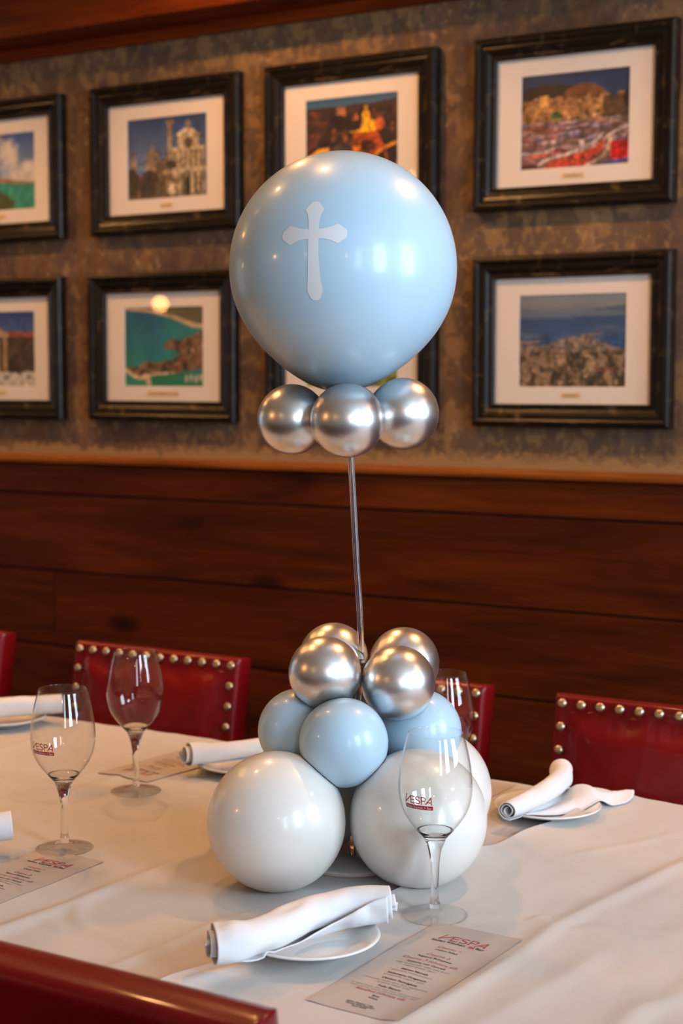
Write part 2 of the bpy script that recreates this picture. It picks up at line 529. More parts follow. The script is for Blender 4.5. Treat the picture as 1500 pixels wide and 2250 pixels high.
def texture(p, mask, sc, amp, k=0.0):
    t = (fbm(U_ * sc + k, V_ * sc * 0.81 + k, 3) - 0.44) * 2 * amp
    p.a = np.clip(p.a * (1 + np.asarray(mask, float) * t)[..., None], 0, 1)
    return p
def poly(pts):
    inside = np.zeros(U_.shape, bool); q = len(pts)
    for i in range(q):
        x1, y1 = pts[i]; x2, y2 = pts[(i + 1) % q]
        cond = ((y1 > V_) != (y2 > V_)) & (U_ < (x2 - x1) * (V_ - y1) / (y2 - y1 + 1e-12) + x1)
        inside ^= cond
    return inside
def ell(cx, cy, rx, ry): return ((U_ - cx) / rx) ** 2 + ((V_ - cy) / ry) ** 2 < 1
def rect(a, b, c, d): return (U_ > a) & (U_ < b) & (V_ > c) & (V_ < d)
def NZ(s, o=3, k=0.0): return fbm(U_ * s + k, V_ * s * 0.81 + k * 1.7, o)
def stroke(pts, wd):
    m = np.zeros(U_.shape, bool)
    P = spline(pts, 60)
    for x, y_ in P: m |= ((U_ - x) ** 2 + ((V_ - y_) * 0.81) ** 2) < wd * wd
    return m

def pic_bay():            # blue sky with clouds, hill, green sea
    p = Pic((60, 120, 190)).grad(0, 1, (150, 180, 200), (24, 76, 142))
    p.put(sstep(0.42, 0.62, NZ(3, 5, 3.0) + (0.62 - V_) * 0.5), (214, 206, 196), 0.9)
    p.put(poly([(0, 0.44), (0.3, 0.5), (0.55, 0.42), (0.75, 0.38), (1, 0.345), (1, 0.28), (0, 0.2)]), (150, 122, 98))
    p.put(poly([(0, 0.30), (0.5, 0.36), (0.8, 0.33), (1, 0.33), (1, 0), (0, 0)]), (38, 138, 122))
    p.put(sstep(0.45, 0.6, NZ(6, 3, 9)) * (V_ < 0.33), (70, 165, 120), 0.6)
    p.put(poly([(0, 0.34), (0.35, 0.3), (0.6, 0.2), (0.72, 0.1), (0.66, 0), (0, 0)]), (70, 74, 40))
    texture(p, V_ < 0.5, 20, 0.5, 3); texture(p, V_ > 0.3, 9, 0.3, 3)
    return p
def pic_temple():
    p = Pic((50, 80, 140)).grad(0, 1, (96, 128, 170), (34, 62, 122))
    p.put(poly([(0.5, 0.74), (1, 0.72), (1, 0.6), (0.5, 0.6)]), (150, 72, 48))
    p.put(poly([(0.52, 0.68), (1, 0.66), (1, 0), (0.52, 0)]), (74, 58, 40))
    p.put(sstep(0.45, 0.62, NZ(14, 3, 2)) * (U_ > 0.55) * (V_ < 0.66), (38, 34, 24), 0.8)
    p.put(poly([(0, 0.66), (0.62, 0.66), (0.62, 0.70), (0.3, 0.92), (0, 0.88)]), (176, 148, 112))
    p.put(poly([(0.1, 0.7), (0.5, 0.7), (0.3, 0.84)]), (112, 88, 62))
    p.put(rect(0, 0.62, 0.14, 0.66), (64, 48, 32))
    for k in range(6): p.put(rect(0.02 + k * 0.105, 0.075 + k * 0.105, 0.14, 0.66), (168, 138, 98))
    p.put(V_ < 0.16 + 0.08 * NZ(9, 2, 4), (190, 184, 172))
    p.put((V_ < 0.14) * sstep(0.5, 0.6, NZ(12, 2, 8)), (66, 60, 52))
    texture(p, V_ < 0.9, 26, 0.9, 3)
    return p
def pic_cathedral():
    p = Pic((60, 90, 130)).grad(0, 1, (112, 132, 160), (36, 66, 112))
    st = (178, 160, 128); dk = (84, 70, 54)
    p.put(poly([(0, 0.36), (0.16, 0.30), (0.2, 0.22), (0.5, 0.34), (0.5, 0), (0, 0)]), (120, 86, 66))
    p.put(rect(0.045, 0.11, 0.3, 0.52), (158, 138, 110)); p.put(poly([(0.045, 0.52), (0.11, 0.52), (0.078, 0.62)]), (140, 118, 96))
    p.put(rect(0.24, 0.40, 0.3, 0.5), (150, 128, 98)); p.put(ell(0.32, 0.5, 0.085, 0.11), (124, 108, 90)); p.put(rect(0.305, 0.335, 0.58, 0.66), (150, 130, 104))
    p.put(poly([(0.36, 0.2), (0.36, 0.42), (0.6, 0.58), (0.6, 0.2)]), (110, 92, 72))
    p.put(rect(0.58, 0.96, 0.0, 0.58), st); p.put(poly([(0.56, 0.58), (0.98, 0.58), (0.98, 0.61), (0.56, 0.61)]), (206, 190, 158))
    p.put(rect(0.64, 0.90, 0.58, 0.76), st); p.put(poly([(0.61, 0.76), (0.93, 0.74), (0.77, 0.86)]), (196, 178, 146))
    p.put(rect(0.755, 0.785, 0.84, 0.93), (150, 132, 104)); p.put(rect(0.735, 0.805, 0.885, 0.9), (150, 132, 104))
    p.put(ell(0.77, 0.66, 0.05, 0.07), dk)
    for k in range(6): p.put(rect(0.60 + k * 0.064, 0.618 + k * 0.064, 0.36, 0.57), dk)
    p.put(rect(0.56, 1.0, 0.31, 0.35), (206, 192, 160))
    for k in range(5): p.put(rect(0.62 + k * 0.075, 0.645 + k * 0.075, 0.03, 0.29), (66, 56, 44))
    p.put(rect(0.73, 0.79, 0.0, 0.24), (44, 36, 30))
    p.put(rect(0.515, 0.565, 0.2, 0.92), (150, 126, 98)); p.put(rect(0.49, 0.59, 0.9, 0.95), (132, 112, 92)); p.put(ell(0.545, 0.97, 0.03, 0.03), (90, 76, 62))
    p.put(poly([(0.44, 0.34), (0.68, 0.34), (0.64, 0.28), (0.48, 0.28)]), (196, 176, 142)); p.put(ell(0.55, 0.40, 0.055, 0.06), (60, 52, 44))
    p.put(rect(0.49, 0.64, 0.03, 0.28), (170, 146, 112)); p.put(rect(0.53, 0.60, 0.02, 0.2), (214, 198, 166))
    p.put(ell(0.06, 0.2, 0.09, 0.19), (58, 56, 34)); p.put(ell(0.28, 0.16, 0.13, 0.2), (62, 52, 42)); p.put(ell(0.4, 0.12, 0.07, 0.12), (92, 78, 60))
    p.put(sstep(0.46, 0.60, NZ(20, 3, 1)) * (V_ < 0.34), (52, 44, 36), 0.6)
    p.put(sstep(0.5, 0.64, NZ(26, 2, 5)) * (V_ < 0.6) * (U_ > 0.56), (92, 78, 60), 0.5)
    p.put((V_ < 0.05), (92, 84, 74), 0.7)
    texture(p, (V_ < 0.6) | ((U_ > 0.5) & (V_ < 0.9)), 34, 1.1, 3); texture(p, V_ > 0, 5, 0.25, 8)
    return p
def pic_cove():
    p = Pic((20, 110, 120)).grad(0, 1, (40, 135, 110), (22, 82, 118))
    p.put(sstep(0.42, 0.6, NZ(4, 3, 5)), (22, 96, 134), 0.5)
    p.put(sstep(0.0, 0.4, U_ - 0.35) * sstep(0.5, 0.2, np.abs(V_ - 0.62)), (44, 146, 132), 0.5)
    p.put(poly([(0, 1.01), (0.3, 1.01), (1.01, 1.01), (1.01, 0.72), (0.86, 0.74), (0.6, 0.86), (0.3, 0.94), (0, 0.97)]), (184, 162, 128))
    p.put(poly([(0.1, 1.01), (1.01, 1.01), (1.01, 0.79), (0.9, 0.79), (0.62, 0.90), (0.3, 0.975)]), (92, 88, 60))
    p.put(sstep(0.45, 0.6, NZ(12, 3, 6)) * (V_ > 0.82) * (U_ > 0.4), (126, 110, 84), 0.5)
    land = poly([(1.01, 0.72), (0.9, 0.66), (0.72, 0.58), (0.6, 0.6), (0.5, 0.52), (0.52, 0.47), (0.66, 0.46), (0.7, 0.4), (0.6, 0.34), (0.42, 0.3), (0.28, 0.32), (0.18, 0.26), (0.0, 0.24), (0.05, 0.18), (0.16, 0.1), (0.4, 0.14), (0.6, 0.15), (0.8, 0.2), (1.01, 0.22)])
    p.put(land, (120, 92, 68))
    p.put(land & (NZ(18, 3, 2) > 0.50), (68, 56, 38)); p.put(land & (NZ(22, 2, 7) > 0.60), (188, 150, 116))
    p.put(land & (NZ(20, 2, 12) > 0.62), (150, 70, 44))
    p.put(stroke([(0.0, 0.22), (0.08, 0.16), (0.2, 0.11), (0.4, 0.15), (0.62, 0.16)], 0.018), (202, 180, 146))
    p.put(stroke([(0.26, 0.13), (0.3, 0.08), (0.31, 0.04)], 0.03), (190, 168, 138))
    p.put(poly([(0.33, 0.14), (1.01, 0.19), (1.01, 0), (0.36, 0)]), (28, 118, 84))
    for k in range(4): p.put(ell(0.79 + 0.06 * k, 0.10 + 0.015 * (k % 2), 0.022, 0.05), (170, 172, 160))
    texture(p, land, 30, 1.0, 3); texture(p, V_ > 0, 6, 0.3, 8)
    return p
def pic_night():
    p = Pic((46, 30, 38)).grad(0.9, 1.0, (60, 96, 128), (24, 84, 124))
    p.put((V_ < 0.86 + 0.05 * U_ + 0.04 * NZ(7, 2, 1)), (50, 34, 38))
    n1, n2, n3 = NZ(16, 3, 2), NZ(24, 2, 9), NZ(9, 3, 14)
    low = V_ < 0.86
    p.put(low * sstep(0.52, 0.62, n3), (92, 52, 42)); p.put(low * sstep(0.46, 0.34, n3), (20, 14, 24), 0.9)
    p.put(low * sstep(0.58, 0.68, n1), (176, 92, 40)); p.put(low * sstep(0.66, 0.74, n2), (224, 150, 92), 0.9)
    p.put(rect(0.34, 0.44, 0.80, 0.89), (150, 96, 66))
    p.put(poly([(0.46, 0.59), (0.6, 0.61), (0.62, 0.7), (0.72, 0.72), (0.80, 0.66), (0.76, 0.58), (0.6, 0.57)]), (232, 168, 22))
    p.put(ell(0.66, 0.73, 0.045, 0.10), (236, 172, 24)); p.put(rect(0.64, 0.68, 0.8, 0.88), (206, 146, 30)); p.put(ell(0.80, 0.66, 0.06, 0.07), (196, 92, 40), 0.8)
    p.put(poly([(0.52, 0.57), (0.78, 0.58), (0.86, 0.4), (0.7, 0.22), (0.62, 0.2), (0.5, 0.36)]), (150, 62, 22))
    p.put(poly([(0.52, 0.57), (0.78, 0.58), (0.86, 0.4), (0.7, 0.22), (0.62, 0.2), (0.5, 0.36)]) & (NZ(20, 2, 3) > 0.52), (220, 116, 30))
    p.put(ell(0.68, 0.42, 0.08, 0.07), (70, 28, 18))
    p.put(poly([(0, 0.34), (0.14, 0.42), (0.26, 0.44), (0.24, 0.34), (0.12, 0.28)]), (232, 150, 26))
    p.put(poly([(0.26, 0.42), (0.5, 0.52), (0.52, 0.3), (0.3, 0.24)]), (66, 50, 54))
    p.put(stroke([(0.68, 0.22), (0.82, 0.36), (1, 0.44)], 0.015), (220, 136, 36))
    texture(p, V_ < 0.86, 32, 1.2, 3); texture(p, V_ < 0.86, 8, 0.6, 8)
    return p
def pic_garden():
    p = Pic((70, 96, 40)).grad(0.6, 1, (120, 150, 180), (60, 104, 160))
    p.put((V_ < 0.66 + 0.1 * NZ(6, 2, 3)), (78, 92, 40)); p.put((V_ < 0.6) & (NZ(12, 3, 1) > 0.5), (40, 62, 24))
    p.put((V_ < 0.5) & (NZ(10, 3, 6) > 0.58), (168, 128, 74)); p.put((V_ < 0.25) & (NZ(7, 2, 8) > 0.45), (126, 140, 52))
    texture(p, V_ < 0.7, 26, 0.9, 3)
    return p
def pic_boats():
    p = Pic((30, 55, 90)).grad(0.5, 1, (44, 78, 116), (22, 44, 78))
    p.put(sstep(0.6, 0.9, NZ(3, 3, 2) + 0.2 * (1 - U_)) * (V_ > 0.8), (96, 96, 104), 0.5)
    p.put(poly([(0, 0.80), (0.08, 0.86), (0.2, 0.90), (0.4, 0.875), (0.52, 0.86), (0.6, 0.6), (0, 0.6)]), (44, 34, 24))
    p.put(poly([(0.36, 0.72), (0.44, 0.83), (0.54, 0.87), (0.66, 0.865), (0.76, 0.80), (0.84, 0.66), (0.8, 0.6), (0.36, 0.6)]), (110, 68, 36))
    town = (V_ < 0.70 + 0.06 * vnoise(U_ * 22, 0 * V_)) & (V_ > 0.44)
    p.put(town, (150, 106, 62)); p.put(town & (NZ(26, 2, 3) > 0.52), (92, 62, 38)); p.put(town & (NZ(22, 2, 8) > 0.60), (214, 172, 116))
    p.put(rect(0.17, 0.26, 0.62, 0.78), (212, 156, 82)); p.put(rect(0.13, 0.44, 0.55, 0.66), (178, 124, 70)); p.put(ell(0.33, 0.555, 0.06, 0.045), (62, 92, 44))
    p.put((U_ > 0.76) & (V_ > 0.46) & (V_ < 0.70 + 0.05 * NZ(9, 2, 2)), (84, 62, 42)); p.put(ell(1.0, 0.68, 0.06, 0.1), (30, 26, 20))
    lowb = V_ < 0.50
    p.put(lowb, (112, 84, 84))
    cols = [(146, 96, 74), (102, 92, 128), (176, 150, 144), (128, 60, 62), (84, 78, 116), (162, 110, 84), (120, 112, 130), (150, 44, 40)]
    rs = np.random.RandomState(4)
    for k in range(70):
        x, y_ = rs.rand(), 0.12 + 0.37 * rs.rand()
        L_, t_ = 0.05 + 0.1 * (0.55 - y_), 0.012 + 0.02 * (0.5 - y_)
        rot = -0.12 + 0.35 * x
        a_ = (U_ - x) * math.cos(rot) + (V_ - y_) * math.sin(rot); b_ = -(U_ - x) * math.sin(rot) + (V_ - y_) * math.cos(rot)
        p.put((a_ / L_) ** 2 + (b_ / t_) ** 2 < 1, cols[k % len(cols)], 0.85)
        p.put(((a_ / L_) ** 2 + ((b_ - t_ * 0.8) / (t_ * 0.35)) ** 2 < 1), (186, 166, 158), 0.7)
    p.put(poly([(0, 0.44), (0.1, 0.4), (0.2, 0.36), (0.3, 0.38), (0.3, 0.42), (0.1, 0.46)]), (118, 70, 48))
    p.put(poly([(0.22, 0.02), (0.3, 0.08), (0.5, 0.13), (0.7, 0.2), (0.78, 0.28), (0.76, 0.16), (0.66, 0.06), (0.56, 0.0), (0.24, 0.0)]), (190, 66, 42))
    for x in (0.46, 0.56, 0.66): p.put(stroke([(x, 0.05), (x + 0.02, 0.11), (x + 0.05, 0.07)], 0.008), (60, 30, 28))
    p.put(stroke([(0.14, 0.0), (0.24, 0.09), (0.46, 0.15), (0.66, 0.23), (0.76, 0.33)], 0.014), (204, 184, 170))
    p.put(stroke([(0.6, 0.0), (0.74, 0.08), (0.81, 0.16), (0.83, 0.26)], 0.014), (186, 160, 132))
    p.put(stroke([(0.0, 0.17), (0.2, 0.17), (0.34, 0.22)], 0.010), (178, 160, 160)); p.put(poly([(0, 0.12), (0.2, 0.12), (0.3, 0.16), (0.14, 0.16)]), (196, 92, 62))
    p.put(poly([(0.84, 0.06), (0.84, 0.24), (1.01, 0.26), (1.01, 0.03)]), (190, 16, 18)); p.put(poly([(0.85, 0.16), (1.01, 0.19), (1.01, 0.2), (0.85, 0.18)]), (60, 14, 16))
    p.put(poly([(0.64, 0.0), (0.84, 0.04), (1.01, 0.07), (1.01, 0.03), (0.9, 0.0)]), (62, 74, 140)); p.put(poly([(0.0, 0.0), (0.2, 0.0), (0.14, 0.06), (0.0, 0.05)]), (70, 28, 36))
    p.put(rect(0.55, 0.59, 0.15, 0.29), (190, 176, 168)); p.put(ell(0.57, 0.31, 0.028, 0.03), (70, 60, 60)); p.put(stroke([(0.8, 0.3), (0.9, 0.36), (1.0, 0.4)], 0.010), (206, 186, 172))
    texture(p, V_ < 0.78, 36, 1.1, 3); texture(p, V_ < 0.9, 13, 0.7, 5); texture(p, V_ > 0, 4, 0.3, 8)
    return p
def pic_aerial():
    p = Pic((60, 90, 120)).grad(0.86, 1.0, (124, 128, 128), (112, 126, 136))
    p.grad(0.76, 0.86, (74, 96, 122), (124, 128, 128)).grad(0.0, 0.76, (62, 92, 132), (44, 74, 112))
    p.put(sstep(0.40, 0.62, fbm(U_ * 2.2 + 3, V_ * 16 + 2, 3)) * (V_ > 0.4) * (V_ < 0.9), (96, 108, 126), 0.5)
    p.put(poly([(0, 0.86), (0.2, 0.83), (0, 0.78)]), (96, 102, 116), 0.7); p.put(poly([(0.62, 0.83), (1.01, 0.88), (1.01, 0.80)]), (64, 82, 110), 0.8)
    p.put(poly([(0.8, 0.54), (1.01, 0.6), (1.01, 0.4), (0.72, 0.47)]), (34, 76, 116))
    land = poly([(0, 0.46), (0.18, 0.45), (0.26, 0.45), (0.42, 0.53), (0.62, 0.57), (0.82, 0.59), (0.72, 0.545), (0.68, 0.53), (0.8, 0.47), (0.9, 0.43), (1.01, 0.40), (1.01, 0), (0, 0)])
    p.put(land, (134, 110, 86)); p.put(poly([(0, 0.5), (0.2, 0.51), (0.2, 0.48), (0, 0.47)]), (148, 116, 98))
    d = np.clip((0.62 - V_) * 2.2, 0.2, 1)
    p.put(land & (NZ(26, 3, 2) > 0.50), (92, 74, 54), 0.8); p.put(land & (NZ(34, 2, 7) > 0.60), (190, 160, 124), 0.9); p.put(land & (NZ(22, 3, 5) < 0.36), (44, 42, 28), 0.85)
    p.put(land & (V_ < 0.16) & (NZ(14, 2, 11) > 0.56), (40, 36, 22), 0.8); p.put(stroke([(0.3, 0.02), (0.42, 0.18), (0.6, 0.4)], 0.008), (50, 48, 40)); p.put(stroke([(0.74, 0.18), (0.9, 0.2)], 0.007), (150, 66, 46))
    p.put(land & (V_ > 0.38), (118, 112, 112), 0.35)
    texture(p, V_ < 0.56, 44, 1.1, 3); texture(p, V_ < 0.6, 9, 0.5, 5); texture(p, V_ > 0, 3, 0.15, 8)
    return p

def print_mesh(name, pic):
    v = [((u - 0.5) * PW, 0, (q - 0.5) * PH) for q in np.linspace(0, 1, NY_) for u in np.linspace(0, 1, NX_)]
    f = [(j * NX_ + i, j * NX_ + i + 1, (j + 1) * NX_ + i + 1, (j + 1) * NX_ + i) for j in range(NY_ - 1) for i in range(NX_ - 1)]
    me = bpy.data.meshes.new(name); me.from_pydata(v, [], f); me.update()
    at = me.color_attributes.new('print', 'FLOAT_COLOR', 'POINT')
    rgba = np.ones((NX_ * NY_, 4)); rgba[:, :3] = np.clip(pic.a.reshape(-1, 3), 0, 1)
    at.data.foreach_set('color', rgba.ravel())
    me.materials.append(M['photo_print'])
    return me

FW, FH, IW, IH = 0.503, 0.408, 0.395, 0.314
def frame_mesh():
    # moulding profile: (distance in from the outer edge, distance out from the wall)
    prof = [(0.0, 0.0), (0.0, 0.026), (0.003, 0.031), (0.008, 0.034), (0.013, 0.034), (0.018, 0.031), (0.020, 0.026),
            (0.026, 0.027), (0.034, 0.024), (0.041, 0.019), (0.0445, 0.018), (0.047, 0.021), (0.051, 0.021), (0.054, 0.018), (0.054, 0.006), (0.05, 0.0)]
    v, f = [], []
    corners = [(-1, -1), (1, -1), (1, 1), (-1, 1)]
    for d, o in prof:
        for sx, sz in corners: v.append((sx * (FW / 2 - d), -o, sz * (FH / 2 - d)))
    n_ = len(prof)
    for i in range(n_):
        j = (i + 1) % n_
        for k in range(4):
            k2 = (k + 1) % 4
            f.append((i * 4 + k, i * 4 + k2, j * 4 + k2, j * 4 + k))
    me = bpy.data.meshes.new('frame'); me.from_pydata(v, [], f); me.update(); me.materials.append(M['frame_black'])
    bm = bmesh.new(); bm.from_mesh(me); bmesh.ops.recalc_face_normals(bm, faces=bm.faces); bm.to_mesh(me); bm.free()
    return me
FRAME_ME = frame_mesh()
def mat_mesh():
    # board with a bevelled window
    a, b, c = (IW / 2 + 0.004, IH / 2 + 0.004), (PW / 2, PH / 2), (PW / 2 - 0.001, PH / 2 - 0.001)
    v = []
    for (hx, hz), yy in ((a, -0.009), (b, -0.009), (c, -0.0072)):
        for sx, sz in ((-1, -1), (1, -1), (1, 1), (-1, 1)): v.append((sx * hx, yy, sz * hz))
    f = [(i * 4 + k, i * 4 + (k + 1) % 4, (i + 1) * 4 + (k + 1) % 4, (i + 1) * 4 + k) for i in range(2) for k in range(4)]
    me = bpy.data.meshes.new('mat_board'); me.from_pydata(v, [], f); me.update(); me.materials.append(M['mat_board']); return me
MAT_ME = mat_mesh()
gv = [(-IW / 2 - .003, -0.0125, -IH / 2 - .003), (IW / 2 + .003, -0.0125, -IH / 2 - .003), (IW / 2 + .003, -0.0125, IH / 2 + .003), (-IW / 2 - .003, -0.0125, IH / 2 + .003)]
GLASS_ME = bpy.data.meshes.new('glazing'); GLASS_ME.from_pydata(gv, [], [(0, 1, 2, 3)]); GLASS_ME.materials.append(M['picture_glass'])

def text_geo(body, size, bold=0.0, shear=0.0, align='CENTER', space=1.0):
    cu = bpy.data.curves.new('txt', 'FONT'); cu.body = body; cu.size = size; cu.align_x = align; cu.offset = bold; cu.shear = shear
    cu.space_character = space; cu.resolution_u = 2
    o = bpy.data.objects.new('txt', cu); COL.objects.link(o)
    bpy.context.view_layer.update()
    ev = o.evaluated_get(bpy.context.evaluated_depsgraph_get()); me = ev.to_mesh()
    v = np.array([tuple(q.co) for q in me.vertices]) if len(me.vertices) else np.zeros((0, 3))
    f = [tuple(q.vertices) for q in me.polygons]
    ev.to_mesh_clear(); bpy.data.objects.remove(o, do_unlink=True); bpy.data.curves.remove(cu)
    return v, f

def framed(x, z, fn, caption, cap_w, label, tilt=0.0):
    r = empty('framed_photograph', (x, WALL_Y - 0.001, z)); r.rotation_euler = (0, tilt, 0)
    tag(r, label, 'picture', 'framed photographs on the plaster wall')
    data_obj('frame', FRAME_ME, r); m_ = data_obj('mat_board', MAT_ME, r)
    pr = data_obj('photo_print', print_mesh('photo_print', fn()), r, (0, -0.0070, 0)); pr['label'] = label.replace('black framed photograph of', 'colour print of')[:90]
    data_obj('glazing', GLASS_ME, r)
    cp = box('caption', -cap_w / 2, cap_w / 2, -0.0098, -0.0091, -PH / 2 - 0.0265, -PH / 2 - 0.0135, M['caption_paper'], r)
    if caption:
        tv, tf = text_geo(caption, 0.0080, 0.0)
        tv = [(p_[0], -0.0100, p_[1] - PH / 2 - 0.0228) for p_ in tv]
        mesh_obj('lettering', tv, tf, M['ink'], cp, False)
ZU, ZL = 2.014, 1.499
framed(-3.225, ZU, pic_bay, 'TROPEA', 0.05, 'black framed photograph of white clouds over a green bay')
framed(-3.236, ZL, pic_temple, 'ROMA', 0.05, 'black framed photograph of a columned temple under blue sky')
framed(-2.614, ZU, pic_cathedral, 'CATANIA', 0.042, 'black framed photograph of a domed stone cathedral with a tall column')
framed(-2.631, ZL, pic_cove, 'CASTELLAMMARE DEL GOLFO', 0.108, 'black framed photograph of a turquoise cove with a village headland', 0.004)
framed(-2.029, ZU, pic_night, 'ROMA', 0.05, 'black framed photograph of a city lit orange at night')
framed(-2.029, ZL, pic_garden, 'SICILIA', 0.05, 'black framed photograph of green gardens, mostly hidden behind the big balloon')
framed(-1.423, ZU, pic_boats, 'MONDELLO', 0.056, 'black framed photograph of colourful fishing boats below a mountain', 0.006)
framed(-1.423, ZL, pic_aerial, 'PALERMO', 0.05, 'black framed photograph of a coastal city seen from the air')

# ------------------------------------------------------------------ tables and their cloths
TY0, TY1, TZ = 1.235, 2.268, 0.750
def table(x0, x1, label):
    t = empty('dining_table', ((x0 + x1) / 2, (TY0 + TY1) / 2, 0)); tag(t, label, 'table', 'tables pushed end to end')
    hx, hy = (x1 - x0) / 2, (TY1 - TY0) / 2
    box('tabletop', -hx, hx, -hy, hy, 0.712, TZ - 0.002, M['dark_wood'], t, 0.004)
    box('apron', -hx + 0.06, hx - 0.06, -hy + 0.06, hy - 0.06, 0.63, 0.711, M['dark_wood'], t)
    for sx in (-1, 1):
        for sy in (-1, 1):
            cx_, cy_ = sx * (hx - 0.10), sy * (hy - 0.10)
            box('leg', cx_ - 0.035, cx_ + 0.035, cy_ - 0.035, cy_ + 0.035, -0.012, 0.63, M['dark_wood'], t, 0.004)
table(-0.905, 0.95, 'dining table under the cloth beside the balloons, nearest the windows')
table(-2.765, -0.910, 'dining table under the cloth that carries the balloon centrepiece')

table(-3.900, -2.770, 'dining table at the far left end of the row, under the cloth')

def seam_x(y_): return -0.869 - 0.1385 * (2.098 - y_) + 0.004 * np.sin(y_ * 9.0)     # edge of the upper cloth
RIDGES = [  # polyline, height, half width   (creases in the linen)
    ([(-1.30, 1.10), (-1.263, 1.325), (-1.252, 1.434), (-1.239, 1.622), (-1.225, 1.807), (-1.21, 2.0)], 0.0042, 0.013),
    ([(-1.255, 1.468), (-1.232, 1.425), (-1.188, 1.388), (-1.14, 1.376), (-1.07, 1.36)], 0.0034, 0.010),
    ([(-1.263, 1.325), (-1.264, 1.377), (-1.189, 1.37)], 0.0022, 0.009),
    ([(-1.085, 1.24), (-1.077, 1.296), (-1.063, 1.415), (-1.054, 1.515)], 0.0030, 0.008),
    ([(-1.054, 1.515), (-1.003, 1.538)], 0.0024, 0.008),
    ([(-1.62, 1.3), (-1.60, 1.8), (-1.59, 2.2)], 0.0014, 0.012),
    ([(-1.9, 1.3), (-1.9, 2.25)], 0.0020, 0.012),
    ([(-1.75, 1.76), (-1.5, 1.765), (-1.25, 1.76)], 0.0012, 0.012),
]
RIDGES_R = [
    ([(-0.745, 1.20), (-0.724, 1.336), (-0.706, 1.454), (-0.700, 1.608), (-0.698, 1.69), (-0.683, 1.785), (-0.648, 1.975), (-0.61, 2.2)], 0.0034, 0.013),
    ([(-0.86, 2.089), (-0.807, 2.085), (-0.679, 2.071), (-0.4, 2.05)], 0.0018, 0.008),
    ([(-0.665, 1.30), (-0.656, 1.376), (-0.631, 1.516), (-0.623, 1.631)], 0.0020, 0.016),
    ([(-0.973, 1.24), (-0.965, 1.295), (-0.955, 1.335), (-0.940, 1.385)], 0.0035, 0.010),
    ([(-0.53, 1.30), (-0.53, 1.478), (-0.505, 1.548), (-0.48, 1.8)], 0.0022, 0.016),
    ([(-0.80, 1.93), (-0.74, 2.03), (-0.70, 2.12)], 0.0012, 0.010),
    ([(-0.70, 1.66), (-0.64, 1.70), (-0.55, 1.72)], 0.0016, 0.012),
    ([(-0.74, 1.69), (-0.69, 1.67)], 0.0020, 0.010),
]
def seg_field(X, Y, ridges):
    h = np.zeros(X.shape)
    for pts, ht, wd in ridges:
        P = spline(pts, 8 * len(pts)) if len(pts) > 2 else np.array(pts, float)
        best = np.full(X.shape, 1e9); endf = np.zeros(X.shape)
        L_ = len(P) - 1
        for i in range(L_):
            a, b = P[i], P[i + 1]; d = b - a; q = d @ d
            t = np.clip(((X - a[0]) * d[0] + (Y - a[1]) * d[1]) / q, 0, 1)
            dd = (X - a[0] - t * d[0]) ** 2 + (Y - a[1] - t * d[1]) ** 2
            m = dd < best
            best = np.where(m, dd, best); endf = np.where(m, (i + t) / L_, endf)
        r = np.sqrt(best) / wd
        env = np.clip(np.minimum(endf, 1 - endf) * 7, 0, 1)
        h = np.maximum(h, 1.25 * ht * env * (0.75 + 0.5 * vnoise(X * 18, Y * 18)) * np.exp(-r * r * 0.9 / (0.35 + 0.65 * np.minimum(r + 0.2, 1))))
    return h
def ripple(X, Y):
    a = fbm(X * 7.0 + 3, Y * 3.0 + 1, 3) - 0.45
    b = fbm(X * 3.0 + 31, Y * 11.0 + 4, 3) - 0.45
    c = fbm(X * 32 + 9, Y * 15 + 2, 2) - 0.38
    return 0.0058 * a + 0.0040 * b + 0.0018 * c + 0.0026
def cloth_low(X, Y):  # pressed flat where the upper cloth lies on it
    return (np.maximum(ripple(X, Y), 0.0003) + seg_field(X, Y, RIDGES)) * (1 - sstep(-0.01, 0.02, X - seam_x(Y))) + 0.0002
def cloth_high(X, Y):
    e = X - seam_x(Y)
    lift = 0.0085 * np.exp(-np.clip(e, 0, 9) / 0.026) * (0.45 + 1.1 * vnoise(Y * 14, Y * 0 + 3))
    return np.maximum(ripple(X + 40, Y + 9), 0.0003) + seg_field(X, Y, RIDGES_R) + 0.0032 + lift

